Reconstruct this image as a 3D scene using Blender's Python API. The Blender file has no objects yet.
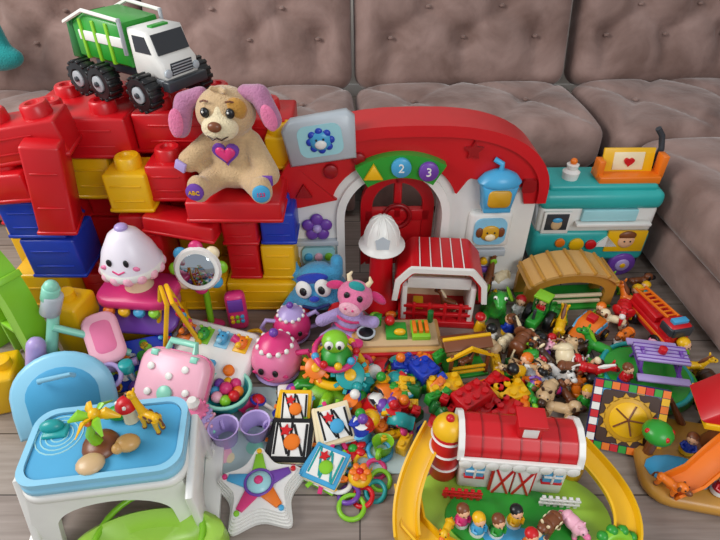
import bpy, bmesh, math, random
from mathutils import Vector, Matrix, Euler
R=random.Random(11)
pi=math.pi
rad=math.radians
# ------------------------------------------------------------ materials
PAL=dict(red='CC121C',dred='9A0A12',blue='1C3CB4',yellow='EFB80E',green='2C9A30',lime='86C828',teal='1C9C9C',
 sky='46A4D2',ltblue='8CCAE6',white='ECEAE4',cream='EEDCB4',pink='E87AA4',ltpink='F2B4C6',hot='DA3478',purple='7040A4',
 lilac='B39FD6',orange='EC7818',brown='7A4424',dbrown='402616',tan='CFAE82',wood='D2A25E',ochre='C08A34',black='141416',
 grey='868A90',ltgrey='B8C0C6',dgrey='34383E',mint='8CD4BC',navy='1A2864',gold='D09C20',skin='EEB890',ltgreen='A4D24C',
 dgreen='1A6A2C',turq='2CACA8',aqua='A2D8DE',mauve='B8789C',silver='A8ACB0',shade='EAE2EC',mat='B4C8C8')
MATS={}
def lin(h):
    o=[]
    for i in (0,2,4):
        c=int(h[i:i+2],16)/255
        o.append(c/12.92 if c<.04045 else ((c+.055)/1.055)**2.4)
    return o
def mat(n):
    if n in MATS: return MATS[n]
    base,_,kind=n.partition(':')
    m=bpy.data.materials.new(n.replace(':','_')); m.use_nodes=True
    nt=m.node_tree; p=nt.nodes['Principled BSDF']
    c=lin(PAL[base])
    tc=nt.nodes.new('ShaderNodeTexCoord'); no=nt.nodes.new('ShaderNodeTexNoise')
    nt.links.new(tc.outputs['Object'],no.inputs['Vector'])
    mx=nt.nodes.new('ShaderNodeMix'); mx.data_type='RGBA'
    v=.88 if kind!='plush' else .72
    mx.inputs[6].default_value=(*[x*v for x in c],1); mx.inputs[7].default_value=(*c,1)
    nt.links.new(no.outputs['Fac'],mx.inputs[0]); nt.links.new(mx.outputs[2],p.inputs['Base Color'])
    no.inputs['Scale'].default_value=14
    p.inputs['Roughness'].default_value=.33
    if kind=='plush':
        no.inputs['Scale'].default_value=70
        p.inputs['Roughness'].default_value=.95
        p.inputs['Sheen Weight'].default_value=.35
        bp=nt.nodes.new('ShaderNodeBump'); n2=nt.nodes.new('ShaderNodeTexNoise'); n2.inputs['Scale'].default_value=160
        nt.links.new(tc.outputs['Object'],n2.inputs['Vector'])
        nt.links.new(n2.outputs['Fac'],bp.inputs['Height']); bp.inputs['Strength'].default_value=.7; bp.inputs['Distance'].default_value=.006
        nt.links.new(bp.outputs[0],p.inputs['Normal'])
    if kind=='cloth': p.inputs['Roughness'].default_value=.85
    if kind=='matte': p.inputs['Roughness'].default_value=.6
    if kind=='metal': p.inputs['Metallic'].default_value=1; p.inputs['Roughness'].default_value=.08
    MATS[n]=m; return m
def velvet():
    m=bpy.data.materials.new('sofa_velvet'); m.use_nodes=True; nt=m.node_tree; p=nt.nodes['Principled BSDF']
    tc=nt.nodes.new('ShaderNodeTexCoord'); a=nt.nodes.new('ShaderNodeTexNoise'); a.inputs['Scale'].default_value=5; a.inputs['Detail'].default_value=7; a.inputs['Distortion'].default_value=.6
    r=nt.nodes.new('ShaderNodeValToRGB'); r.color_ramp.elements[0].position=.32; r.color_ramp.elements[1].position=.7
    r.color_ramp.elements[0].color=(*lin('796159'),1); r.color_ramp.elements[1].color=(*lin('A28880'),1)
    nt.links.new(tc.outputs['Object'],a.inputs['Vector']); nt.links.new(a.outputs['Fac'],r.inputs[0]); nt.links.new(r.outputs[0],p.inputs['Base Color'])
    p.inputs['Roughness'].default_value=.9; p.inputs['Specular IOR Level'].default_value=.15; p.inputs['Sheen Weight'].default_value=.35; p.inputs['Sheen Roughness'].default_value=.4
    b=nt.nodes.new('ShaderNodeBump'); n=nt.nodes.new('ShaderNodeTexNoise'); n.inputs['Scale'].default_value=9; n.inputs['Detail'].default_value=8
    nt.links.new(tc.outputs['Object'],n.inputs['Vector']); nt.links.new(n.outputs['Fac'],b.inputs['Height']); b.inputs['Strength'].default_value=.35; b.inputs['Distance'].default_value=.03
    nt.links.new(b.outputs[0],p.inputs['Normal'])
    MATS['velvet']=m
velvet()
def wood_floor():
    m=bpy.data.materials.new('floor_laminate'); m.use_nodes=True; nt=m.node_tree; p=nt.nodes['Principled BSDF']
    tc=nt.nodes.new('ShaderNodeTexCoord')
    br=nt.nodes.new('ShaderNodeTexBrick'); br.inputs['Scale'].default_value=1; br.offset=.37
    br.inputs['Brick Width'].default_value=1.25; br.inputs['Row Height'].default_value=.19; br.inputs['Mortar Size'].default_value=.0022
    br.inputs['Color1'].default_value=(*lin('8E8078'),1); br.inputs['Color2'].default_value=(*lin('A09388'),1); br.inputs['Mortar'].default_value=(*lin('4A4038'),1)
    nt.links.new(tc.outputs['Object'],br.inputs['Vector'])
    mp=nt.nodes.new('ShaderNodeMapping'); mp.inputs['Scale'].default_value=(3,45,1); n=nt.nodes.new('ShaderNodeTexNoise'); n.inputs['Scale'].default_value=1.5; n.inputs['Detail'].default_value=7
    nt.links.new(tc.outputs['Object'],mp.inputs['Vector']); nt.links.new(mp.outputs[0],n.inputs['Vector'])
    mx=nt.nodes.new('ShaderNodeMix'); mx.data_type='RGBA'; mx.blend_type='MULTIPLY'; mx.inputs[0].default_value=.5
    rr=nt.nodes.new('ShaderNodeValToRGB'); rr.color_ramp.elements[0].position=.35; rr.color_ramp.elements[0].color=(.5,.45,.41,1); rr.color_ramp.elements[1].position=.65
    nt.links.new(n.outputs['Fac'],rr.inputs[0])
    nt.links.new(br.outputs['Color'],mx.inputs[6]); nt.links.new(rr.outputs[0],mx.inputs[7]); nt.links.new(mx.outputs[2],p.inputs['Base Color'])
    p.inputs['Roughness'].default_value=.3
    MATS['floorw']=m
wood_floor()
def wallmat():
    m=bpy.data.materials.new('wall_plaster'); m.use_nodes=True; nt=m.node_tree; p=nt.nodes['Principled BSDF']
    n=nt.nodes.new('ShaderNodeTexNoise'); n.inputs['Scale'].default_value=60
    b=nt.nodes.new('ShaderNodeBump'); b.inputs['Strength'].default_value=.1
    nt.links.new(n.outputs['Fac'],b.inputs['Height']); nt.links.new(b.outputs[0],p.inputs['Normal'])
    p.inputs['Base Color'].default_value=(.6,.57,.52,1); p.inputs['Roughness'].default_value=.9
    MATS['wall']=m
wallmat()
# ------------------------------------------------------------ builder
def Tm(loc=(0,0,0),rot=(0,0,0),s=1):
    return Matrix.Translation(loc)@Euler(rot).to_matrix().to_4x4()@(Matrix.Diagonal((s,s,s,1)) if not isinstance(s,tuple) else Matrix.Diagonal((*s,1)))
BC={}
class B:
    def __init__(s,name,loc=(0,0,0),rz=0,rot=None,sc=1):
        s.name=name; s.v=[]; s.f=[]; s.mi=[]; s.ml=[]; s.T=Matrix.Identity(4)
        s.obM=Tm(loc,rot if rot else (0,0,rz),sc)
    def add(s,vs,fs,m,M=None):
        M=s.T@M if M is not None else s.T
        o=len(s.v); s.v+= [tuple(M@Vector(v)) for v in vs]
        if m not in s.ml: s.ml.append(m)
        k=s.ml.index(m)
        for f in fs: s.f.append([i+o for i in f]); s.mi.append(k)
    def box(s,sx,sy,sz,loc,m,rot=(0,0,0),bev=None,seg=2):
        if bev is None: bev=min(sx,sy,sz)*.12
        key=(round(sx,4),round(sy,4),round(sz,4),round(bev,4),seg)
        if key not in BC:
            bm=bmesh.new(); bmesh.ops.create_cube(bm,size=1)
            for v in bm.verts: v.co=Vector((v.co.x*sx,v.co.y*sy,v.co.z*sz))
            if bev>0: bmesh.ops.bevel(bm,geom=bm.edges[:],offset=min(bev,min(sx,sy,sz)*.49),segments=seg,affect='EDGES',profile=.5)
            bm.verts.index_update()
            BC[key]=([tuple(v.co) for v in bm.verts],[[v.index for v in f.verts] for f in bm.faces]); bm.free()
        s.add(*BC[key],m,Tm(loc,rot))
    def lathe(s,prof,loc,m,rot=(0,0,0),n=20,sc=1):
        vs=[];rings=[]
        for r,z in prof:
            if r<1e-6: rings.append([len(vs)]); vs.append((0,0,z))
            else:
                rings.append(list(range(len(vs),len(vs)+n)))
                vs+=[(r*math.cos(2*pi*i/n),r*math.sin(2*pi*i/n),z) for i in range(n)]
        fs=[]
        for a,b in zip(rings,rings[1:]):
            for i in range(n):
                j=(i+1)%n
                if len(a)==1 and len(b)==1: continue
                if len(a)==1: fs.append([a[0],b[i],b[j]])
                elif len(b)==1: fs.append([a[i],a[j],b[0]])
                else: fs.append([a[i],a[j],b[j],b[i]])
        s.add(vs,fs,m,Tm(loc,rot,sc))
    def cyl(s,r,h,loc,m,rot=(0,0,0),r2=None,n=18,bev=None):
        if r2 is None: r2=r
        b=bev if bev is not None else min(r,r2,h/2)*.15
        s.lathe([(0,-h/2),(r-b,-h/2),(r,-h/2+b),(r2,h/2-b),(max(r2-b,0),h/2),(0,h/2)],loc,m,rot,n)
    def ell(s,r,loc,m,rot=(0,0,0),n=14,k=9):
        if not isinstance(r,tuple): r=(r,r,r)
        s.lathe([(math.sin(pi*i/k),-math.cos(pi*i/k)) for i in range(k+1)],loc,m,rot,n,r)
    def dome(s,r,loc,m,rot=(0,0,0),n=18,sq=1):
        s.lathe([(0,0)]+[(r*math.cos(pi/2*i/7),r*sq*math.sin(pi/2*i/7)) for i in range(8)],loc,m,rot,n)
    def torus(s,Rr,r,loc,m,rot=(0,0,0),n=24,k=8,a0=0,a1=2*pi):
        full=abs(a1-a0-2*pi)<1e-4
        cnt=n if full else n+1
        pts=[(Rr*math.cos(a0+(a1-a0)*i/n),Rr*math.sin(a0+(a1-a0)*i/n),0) for i in range(cnt)]
        s.tube(pts,r,m,k,full,Tm(loc,rot))
    def tube(s,pts,r,m,k=8,closed=False,M=None,flat=1):
        pts=[Vector(p) for p in pts]; N=len(pts)
        rs=r if isinstance(r,(list,tuple)) else [r]*N
        def tan(i):
            if closed: return (pts[(i+1)%N]-pts[i-1]).normalized()
            return (pts[min(i+1,N-1)]-pts[max(i-1,0)]).normalized()
        t=tan(0); u=t.orthogonal().normalized(); vs=[];fs=[]
        for i in range(N):
            t2=tan(i); u=(u-t2*u.dot(t2))
            u=u.normalized() if u.length>1e-6 else t2.orthogonal().normalized()
            w=t2.cross(u)
            for j in range(k):
                a=2*pi*j/k; vs.append(pts[i]+(u*math.cos(a)+w*math.sin(a)*flat)*rs[i])
        for i in range(N if closed else N-1):
            a=i*k; b=((i+1)%N)*k
            for j in range(k): fs.append([a+j,a+(j+1)%k,b+(j+1)%k,b+j])
        if not closed: fs+= [list(range(k)),list(range((N-1)*k,N*k))]
        s.add(vs,fs,m,M)
    def cap(s,p1,p2,r1,r2,m,k=10):
        s.tube([p1,p2],[r1,r2],m,k); s.ell(r1,p1,m,n=k,k=6); s.ell(r2,p2,m,n=k,k=6)
    def prism(s,poly,d,loc,m,rot=(0,0,0),bev=0):
        n=len(poly)
        ar=sum(poly[i-1][0]*poly[i][1]-poly[i][0]*poly[i-1][1] for i in range(n)); sg=1 if ar>0 else -1
        def sh(k):
            L=[]
            for i in range(n):
                a=Vector(poly[i-1]);c=Vector(poly[i]);e=Vector(poly[(i+1)%n])
                n1=Vector((-(c-a).y,(c-a).x));n2=Vector((-(e-c).y,(e-c).x))
                if n1.length<1e-9 or n2.length<1e-9: L.append(c);continue
                n1.normalize();n2.normalize();q=n1+n2
                q=q/max(q.length_squared,.5)*2 if q.length>1e-6 else n1
                L.append(c+q*k*sg)
            return L
        rings=[(d/2,0)] if bev==0 else [(d/2,bev),(d/2-bev,0)]
        rr=rings+[(-y,b) for y,b in reversed(rings)]
        vs=[]
        for y,b in rr:
            P=sh(b) if b else [Vector(p) for p in poly]
            vs+=[(p.x,y,p.y) for p in P]
        fs=[list(range(n)),list(range((len(rr)-1)*n,len(rr)*n))]
        for k in range(len(rr)-1):
            for i in range(n): fs.append([k*n+i,k*n+(i+1)%n,(k+1)*n+(i+1)%n,(k+1)*n+i])
        s.add(vs,fs,m,Tm(loc,rot))
    def ribbon(s,A,Bp,d,loc,m,rot=(0,0,0),n=40):
        A=resamp(A,n);Bp=resamp(Bp,n); vs=[];fs=[]
        for a,b in zip(A,Bp): vs+=[(a[0],-d/2,a[1]),(b[0],-d/2,b[1]),(b[0],d/2,b[1]),(a[0],d/2,a[1])]
        for i in range(n-1):
            for j in range(4): fs.append([i*4+j,i*4+(j+1)%4,i*4+4+(j+1)%4,i*4+4+j])
        fs+=[[0,1,2,3],[(n-1)*4+j for j in range(4)]]
        s.add(vs,fs,m,Tm(loc,rot))
    def sweep(s,path,sec,m,closed_sec=True):
        path=[Vector(p) for p in path]; N=len(path);k=len(sec);vs=[];fs=[]
        for i in range(N):
            t=(path[min(i+1,N-1)]-path[max(i-1,0)]); t.z=0; t.normalize(); sd=Vector((t.y,-t.x,0))
            for a,b in sec: vs.append(path[i]+sd*a+Vector((0,0,b)))
        for i in range(N-1):
            for j in range(k if closed_sec else k-1): fs.append([i*k+j,i*k+(j+1)%k,(i+1)*k+(j+1)%k,(i+1)*k+j])
        if closed_sec: fs+=[list(range(k)),list(range((N-1)*k,N*k))]
        s.add(vs,fs,m)
    def blob(s,parts,vox,m,smooth=6):
        b=B('tmp')
        for p in parts:
            if p[0]=='e': b.ell(p[2],p[1],'white',p[3] if len(p)>3 else (0,0,0))
            elif p[0]=='c': b.cap(p[1],p[2],p[3],p[4],'white')
            elif p[0]=='b': b.box(*p[2],p[1],'white',p[3] if len(p)>3 else (0,0,0),bev=min(p[2])*.3)
        me=bpy.data.meshes.new('t'); me.from_pydata(b.v,[],b.f); o=bpy.data.objects.new('t',me); bpy.context.collection.objects.link(o)
        md=o.modifiers.new('r','REMESH'); md.mode='VOXEL'; md.voxel_size=vox
        m2=o.modifiers.new('s','SMOOTH'); m2.iterations=smooth; m2.factor=.6
        dg=bpy.context.evaluated_depsgraph_get(); ev=o.evaluated_get(dg); em=ev.to_mesh()
        vs=[tuple(v.co) for v in em.vertices]; fs=[list(p.vertices) for p in em.polygons]
        ev.to_mesh_clear(); bpy.data.objects.remove(o); s.add(vs,fs,m)
    def text(s,t,size,m,M,ext=.002):
        c=bpy.data.curves.new('t','FONT'); c.body=t; c.size=size; c.extrude=ext; c.align_x='CENTER'; c.align_y='CENTER'; c.resolution_u=3
        o=bpy.data.objects.new('t',c); bpy.context.collection.objects.link(o)
        dg=bpy.context.evaluated_depsgraph_get(); ev=o.evaluated_get(dg); em=ev.to_mesh()
        vs=[tuple(v.co) for v in em.vertices]; fs=[list(p.vertices) for p in em.polygons]
        ev.to_mesh_clear(); bpy.data.objects.remove(o); s.add(vs,fs,m,M)
    def done(s,smooth=True,ang=50):
        me=bpy.data.meshes.new(s.name); me.from_pydata(s.v,[],s.f)
        for n in s.ml: me.materials.append(mat(n) if n not in MATS else MATS[n])
        me.polygons.foreach_set('material_index',s.mi)
        bm=bmesh.new(); bm.from_mesh(me); bmesh.ops.recalc_face_normals(bm,faces=bm.faces[:]); bm.to_mesh(me); bm.free()
        if smooth:
            me.polygons.foreach_set('use_smooth',[True]*len(me.polygons)); me.set_sharp_from_angle(angle=rad(ang))
        me.update()
        o=bpy.data.objects.new(s.name,me); bpy.context.collection.objects.link(o); o.matrix_world=s.obM
        return o
def resamp(P,n):
    P=[Vector(p) for p in P]; L=[0]
    for a,b in zip(P,P[1:]): L.append(L[-1]+(b-a).length)
    out=[];k=0
    for i in range(n):
        d=L[-1]*i/(n-1)
        while k<len(P)-2 and L[k+1]<d: k+=1
        f=(d-L[k])/max(L[k+1]-L[k],1e-9); out.append(P[k].lerp(P[k+1],min(f,1)))
    return out
def arc(cx,cz,rx,rz,a0,a1,n=16): return [(cx+rx*math.cos(rad(a0+(a1-a0)*i/n)),cz+rz*math.sin(rad(a0+(a1-a0)*i/n))) for i in range(n+1)]
def rrect(w,h,r,n=4):
    P=[]
    for cx,cz,a in ((w/2-r,h/2-r,0),(-w/2+r,h/2-r,90),(-w/2+r,-h/2+r,180),(w/2-r,-h/2+r,270)): P+=arc(cx,cz,r,r,a,a+90,n)
    return P
def starp(ro,ri,k=5,a=90): return [((ro if i%2==0 else ri)*math.cos(rad(a+180*i/k)),(ro if i%2==0 else ri)*math.sin(rad(a+180*i/k))) for i in range(2*k)]
def heart(s): return [(s*.0625*16*math.sin(t)**3,s*.0625*(13*math.cos(t)-5*math.cos(2*t)-2*math.cos(3*t)-math.cos(4*t))) for t in [2*pi*i/24 for i in range(24)]]
FR=(0,0,0)
UP=(rad(-90),0,0)
# ------------------------------------------------------------ room
b=B('floor'); b.box(6.4,6.4,.1,(0,1.3,-.05),'floorw',bev=0); b.done(False)
b=B('wall_back'); b.box(6.4,.1,2.7,(0,3.75,1.35),'wall',bev=0); b.done(False)
b=B('wall_right'); b.box(.1,6.4,2.7,(2.75,1.3,1.35),'wall',bev=0); b.done(False)
b=B('baseboard_back'); b.box(5.3,.02,.08,(0,3.69,.04),'white'); b.done()
# ------------------------------------------------------------ sofa
def cushion(b,sx,sy,sz,M,buttons,segs,r=.07,res=.022,puff=.03,dep=.05,cre=.02):
    vs=[];fs=[];idx={}
    h=(sx/2,sy/2,sz/2)
    def gv(p):
        k=(round(p[0],5),round(p[1],5),round(p[2],5))
        if k not in idx: idx[k]=len(vs); vs.append(p)
        return idx[k]
    def lin_(a,n): return [-a+2*a*i/n for i in range(n+1)]
    for ax in range(3):
        u,w=[i for i in range(3) if i!=ax]
        nu=max(2,int(2*h[u]/res)); nw=max(2,int(2*h[w]/res))
        U=lin_(h[u],nu);W=lin_(h[w],nw)
        for sgn in (-1,1):
            for i in range(nu):
                for j in range(nw):
                    q=[]
                    for a,c in ((i,j),(i+1,j),(i+1,j+1),(i,j+1)):
                        p=[0,0,0];p[ax]=sgn*h[ax];p[u]=U[a];p[w]=W[c];q.append(gv(tuple(p)))
                    fs.append(q)
    out=[]
    for p in vs:
        p=Vector(p); c=Vector([max(-h[i]+r,min(h[i]-r,p[i])) for i in range(3)]); d=p-c
        n=d.normalized() if d.length>1e-6 else Vector((0,0,1))
        q=c+n*r
        g=puff*max(0,math.cos(pi/2*q.x/h[0]))**.6*max(0,math.cos(pi/2*min(1,abs(q.y/h[1]))))**.6
        dd=0
        for bp in buttons:
            x=(q-bp).length_squared
            if x<.05: dd+=dep*math.exp(-x/.0022)+dep*.35*math.exp(-x/.012)
        cr=0
        for a,e in segs:
            ab=e-a; t=max(0,min(1,(q-a).dot(ab)/ab.length_squared)); x=(q-a-ab*t).length_squared
            if x<.02: cr=max(cr,cre*math.exp(-x/.0006)+cre*.5*math.exp(-x/.004))
        q=q+Vector((0,0,g)) if n.z>.3 else q
        q=q-n*min(dd+cr,dep*1.2)
        out.append(q)
    b.add(out,fs,'velvet',M)
    for bp in buttons: b.ell((.014,.014,.008),(M@(bp-Vector((0,0,dep*.9)))),'velvet',n=10,k=6)
sofa=B('corner_sofa',loc=(0,2.12,0),rz=rad(3))
def seat(x0,x1,y0,y1,z0=.2,z1=.42,nb=2):
    sx,sy,sz=x1-x0-.012,y1-y0-.012,z1-z0
    zt=sz/2
    bt=[];sg=[]
    if nb:
        xs=[(-.5+(i+.5)/nb)*sx for i in range(nb)]
        for x in xs: bt.append(Vector((x,.05,zt+.02)))
        for x in xs:
            sg.append((Vector((x,.05,zt)),Vector((x-sx/nb*.5,-sy/2,zt)))); sg.append((Vector((x,.05,zt)),Vector((x+sx/nb*.5,-sy/2,zt))))
            sg.append((Vector((x,.05,zt)),Vector((x-sx/nb*.5,sy/2,zt)))); sg.append((Vector((x,.05,zt)),Vector((x+sx/nb*.5,sy/2,zt))))
    cushion(sofa,sx,sy,sz,Tm(((x0+x1)/2,(y0+y1)/2,(z0+z1)/2)),bt,sg,cre=.014,dep=.035,r=.07)
    sofa.box(sx-.03,sy-.03,z0-.03,((x0+x1)/2,(y0+y1)/2,(z0-.03)/2+.03),'velvet',bev=.02)
def back(x0,x1,y,z0=.36,z1=.98,tilt=14,rz=0,nx=3,px=None):
    sx=x1-x0-.012; h=z1-z0; bt=[];sg=[];zt=.1
    rows=[-.14,.08,.32]
    G=[]
    for j,ry in enumerate(rows):
        n=nx if j%2==0 else nx-1
        G.append([Vector(((-.5+(i+.5)/nx+(.5/nx if j%2 else 0))*sx,ry*h+.02,zt+.02)) for i in range(n)])
    for g in G: bt+=g
    for j in range(len(G)-1):
        for p in G[j]:
            for q in G[j+1]:
                if abs(p.x-q.x)<sx/nx*.6: sg.append((p,q))
    for p in G[0]: sg.append((p,p+Vector((0,-.22*h,0))))
    for p in G[-1]: sg.append((p,p+Vector((0,.2*h,0))))
    c=Vector(((x0+x1)/2,y,(z0+z1)/2)) if px is None else Vector(px)
    M=Matrix.Translation(c)@Matrix.Rotation(rz,4,'Z')@Matrix.Rotation(rad(90-tilt),4,'X')
    cushion(sofa,sx,h,.2,M,bt,sg,dep=.055,cre=.026,r=.08,puff=.035)
seat(-2.0,-1.0,-.02,.62); seat(-1.0,0,-.02,.62); seat(0,1.08,0,.62)
seat(1.1,2.0,-.06,.62); seat(1.12,2.0,-.98,-.08)
back(-2.0,-1.0,.72); back(-1.0,0,.72); back(0,1.08,.72); back(1.1,2.0,.72)
back(0,.86,0,rz=rad(-90),px=(2.1,.28,.67)); back(0,.88,0,rz=rad(-90),px=(2.1,-.54,.67))
sofa.done(ang=80)
# ------------------------------------------------------------ generators of small toys
def brick(b,M,nx,ny,col,u=.032,h=None):
    h=h or u*.6*2
    T0=b.T; b.T=T0@M
    b.box(nx*u-.001,ny*u-.001,h,(0,0,h/2),col,bev=u*.05,seg=1)
    for i in range(nx):
        for j in range(ny): b.lathe([(u*.3,0),(u*.3,u*.2),(u*.27,u*.24),(0,u*.24)],((i-(nx-1)/2)*u,(j-(ny-1)/2)*u,h),col,n=10)
    b.T=T0
def animal(b,M,c1,c2,kind='horse',s=1):
    T0=b.T; b.T=T0@M@Tm(s=s)
    lg={'horse':.03,'cow':.022,'dog':.02,'pig':.014,'giraffe':.036,'elephant':.024}[kind]
    fat={'horse':.013,'cow':.018,'dog':.012,'pig':.019,'giraffe':.013,'elephant':.022}[kind]
    z=lg+fat*.8
    b.ell((.03,fat,fat),(0,0,z),c1,n=12,k=8); b.ell((.015,fat*1.05,fat*1.1),(.017,0,z),c1,n=10,k=7); b.ell((.013,fat*1.0,fat*.95),(-.018,0,z),c1,n=10,k=7)
    for x in (-.02,.02):
        for y in (-1,1):
            kx=x-.003 if x<0 else x+.001
            b.tube([(x,y*fat*.55,z),(kx+.004*(1 if x<0 else -.5),y*fat*.62,lg*.55),(kx,y*fat*.62,.003),(kx+.001,y*fat*.62,0)],[.0085,.0055,.005,.006],c1,8)
            b.cyl(.0066,.005,(kx+.001,y*fat*.62,.0025),c2,n=8)
    nk={'horse':(.04,.03),'cow':(.034,.012),'dog':(.03,.015),'pig':(.026,.003),'giraffe':(.038,.062),'elephant':(.032,.01)}[kind]
    hx,hz=nk[0],z+nk[1]
    b.tube([(.018,0,z+.002),((.018+hx)/2,0,(z+hz)/2+.001),(hx-.002,0,hz)],[.012,.009,.008],c1,8)
    hr=.0125 if kind in('horse','giraffe') else .015
    b.ell((hr,hr*.85,hr*.85),(hx,0,hz),c1,n=10,k=7)
    b.ell((hr*.75,hr*.6,hr*.55),(hx+hr*1.0,0,hz-.004),c2 if kind!='horse' else c1,n=10,k=7)
    for y in (-1,1):
        b.ell(.0022,(hx+hr*.65,y*hr*.6,hz+hr*.35),'black',n=6,k=5)
        if kind=='elephant': b.ell((.004,.015,.017),(hx-.004,y*.018,hz),c1,(0,0,y*.5),n=8,k=6)
        elif kind=='dog': b.ell((.004,.003,.01),(hx-.003,y*.013,hz),c2,n=8,k=6)
        else: b.ell((.003,.004,.007),(hx-.004,y*.008,hz+hr*.95),c1 if kind!='cow' else c2,(y*-.4,0,0),n=6,k=5)
    if kind=='horse':
        b.tube([(hx-.001,0,hz+.014),((.018+hx)/2-.008,0,(z+hz)/2+.008),(.012,0,z+.012)],[.003,.006,.003],c2,6)
    if kind=='elephant': b.tube([(hx+.012,0,hz-.003),(hx+.024,0,hz-.016),(hx+.026,0,hz-.03)],[.007,.005,.004],c1,8)
    if kind=='cow' or kind=='giraffe':
        for p in ((.004,1,.4),(-.012,1,.3),(.004,-1,.4),(-.014,-1,.1)): b.ell((.007,.002,.006),(p[0],p[1]*fat*.93,z+p[2]*fat),c2,n=8,k=5)
    b.tube([(-.03,0,z+.004),(-.037,0,z-.004),(-.038,0,z-.018)],[.003,.002,.004],c2,6)
    b.T=T0
def person(b,M,c1,c2,hair,s=1):
    T0=b.T; b.T=T0@M@Tm(s=s)
    b.lathe([(0,0),(.017,0),(.0185,.004),(.016,.02),(.013,.034),(.008,.04),(0,.041)],(0,0,0),c1,n=14)
    b.lathe([(.0188,.0),(.0192,.004),(.0178,.014)],(0,0,0),c2,n=14)
    for y in (-1,1): b.tube([(0,y*.012,.034),(.008,y*.018,.025),(.015,y*.01,.022)],[.005,.0045,.005],c1,7)
    b.ell(.0155,(0,0,.053),'skin',n=12,k=9)
    b.ell((.0165,.0165,.0145),(-.0035,0,.057),hair,n=12,k=8)
    for y in (-1,1): b.ell(.0018,(.0148,y*.0055,.054),'black',n=6,k=4)
    b.ell(.0022,(.0158,0,.050),'skin',n=6,k=4)
    b.T=T0
def cup(b,M,col,r=.035,h=.055,handle=True):
    T0=b.T;b.T=T0@M
    b.lathe([(0,0),(r*.72,0),(r*.76,.003),(r,h),(r*1.06,h+.002),(r*.94,h),(r*.7,.005),(0,.005)],(0,0,0),col,n=20)
    if handle: b.torus(h*.28,.005,(r*.98,0,h*.52),col,(rad(90),0,0),n=14,k=7)
    b.T=T0
def ringtoy(b,M,col,R_=.03,r=.008):
    T0=b.T;b.T=T0@M; b.torus(R_,r,(0,0,r),col,n=18,k=8); b.T=T0
def minicar(b,M,c1,c2,s=1,wh='black'):
    T0=b.T;b.T=T0@M@Tm(s=s)
    b.prism([(-.04,.01),(.042,.01),(.044,.024),(.028,.03),(.016,.048),(-.022,.05),(-.036,.032),(-.042,.028)],.044,(0,0,0),c1,bev=.004)
    b.prism([(.026,.031),(.014,.045),(-.002,.045),(-.002,.031)],.047,(0,0,0),c2)
    b.prism([(-.006,.031),(-.006,.045),(-.02,.046),(-.03,.032)],.047,(0,0,0),c2)
    for x in (-.024,.026):
        for y in (-1,1):
            b.cyl(.012,.012,(x,y*.023,.012),wh,(rad(90),0,0),n=16); b.cyl(.006,.014,(x,y*.0235,.012),'yellow',(rad(90),0,0),n=10)
    b.T=T0
def rattle(b,M,c1,c2,c3):
    T0=b.T;b.T=T0@M
    b.torus(.022,.006,(0,0,.008),c1,n=16,k=7); b.cap((.026,0,.008),(.06,0,.012),.006,.006,c2,8)
    b.ell((.02,.02,.014),(.078,0,.015),c3,n=12,k=8); b.torus(.02,.004,(.078,0,.015),c1,n=14,k=6)
    b.T=T0
def flowerp(b,M,c1,c2,s=1):
    T0=b.T;b.T=T0@M@Tm(s=s)
    for i in range(6): b.ell((.014,.011,.007),(.02*math.cos(i*pi/3),.02*math.sin(i*pi/3),.008),c1,(0,0,i*pi/3),n=10,k=6)
    b.ell((.012,.012,.01),(0,0,.01),c2,n=10,k=7)
    b.T=T0
# ------------------------------------------------------------ giant block castle
b=B('giant_building_blocks_castle')
def gblock(x0,x1,y0,y1,z0,z1,col,rot=(0,0,0),u=.14,st=True):
    c=((x0+x1)/2,(y0+y1)/2,(z0+z1)/2); T0=b.T; b.T=Tm(c,rot)
    sx,sy,sz=x1-x0-.004,y1-y0-.004,z1-z0-.003
    b.box(sx,sy,sz,(0,0,0),col,bev=.009)
    nx=max(1,round(sx/u));ny=max(1,round(sy/u))
    if st:
        for i in range(nx):
            for j in range(ny):
                b.lathe([(.042,0),(.040,.03),(.035,.036),(.022,.036),(.018,.028),(0,.028)],((-.5+(i+.5)/nx)*sx,(-.5+(j+.5)/ny)*sy,sz/2),col,n=20)
    b.box(sx+.006,sy+.006,.012,(0,0,-sz/2+.012),col,bev=.003,seg=1)
    if sz>.1 and sx>.1:
        b.box(sx*.7,.004,.006,(0,-sy/2-.001,sz*.22),col,bev=.001,seg=1); b.box(sx*.7,.004,.006,(0,-sy/2-.001,-sz*.16),col,bev=.001,seg=1)
    b.T=T0
G=gblock
G(-1.28,-1.0,1.62,1.82,0,.28,'yellow');G(-1.0,-.7,1.68,1.88,0,.28,'red');G(-.7,-.4,1.7,1.88,0,.28,'yellow');G(-.4,-.22,1.7,1.88,0,.28,'red')
G(-1.28,-.98,1.62,1.82,.28,.5,'red');G(-.98,-.7,1.68,1.88,.28,.52,'red');G(-.7,-.46,1.7,1.88,.28,.52,'red');G(-.46,-.22,1.7,1.88,.28,.5,'blue')
G(-1.06,-.72,1.58,1.86,.56,.70,'red');G(-.72,-.40,1.62,1.86,.56,.70,'red');G(-.40,-.22,1.68,1.86,.54,.66,'red')
G(-.96,-.82,1.60,1.74,.40,.56,'yellow')
G(-1.20,-1.0,1.44,1.6,0,.2,'yellow');G(-1.10,-.92,1.42,1.58,.2,.36,'blue');G(-1.12,-.94,1.42,1.58,.36,.5,'blue')
G(-1.0,-.86,1.50,1.64,.0,.16,'red')
G(-1.36,-.86,1.42,1.56,.60,.72,'red',(0,rad(-7),rad(8)))
G(-.98,-.87,1.38,1.50,.40,.70,'red',(0,rad(8),rad(12)),st=False)
G(-1.14,-.98,1.40,1.54,.50,.60,'red',(0,rad(-5),0))
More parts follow.
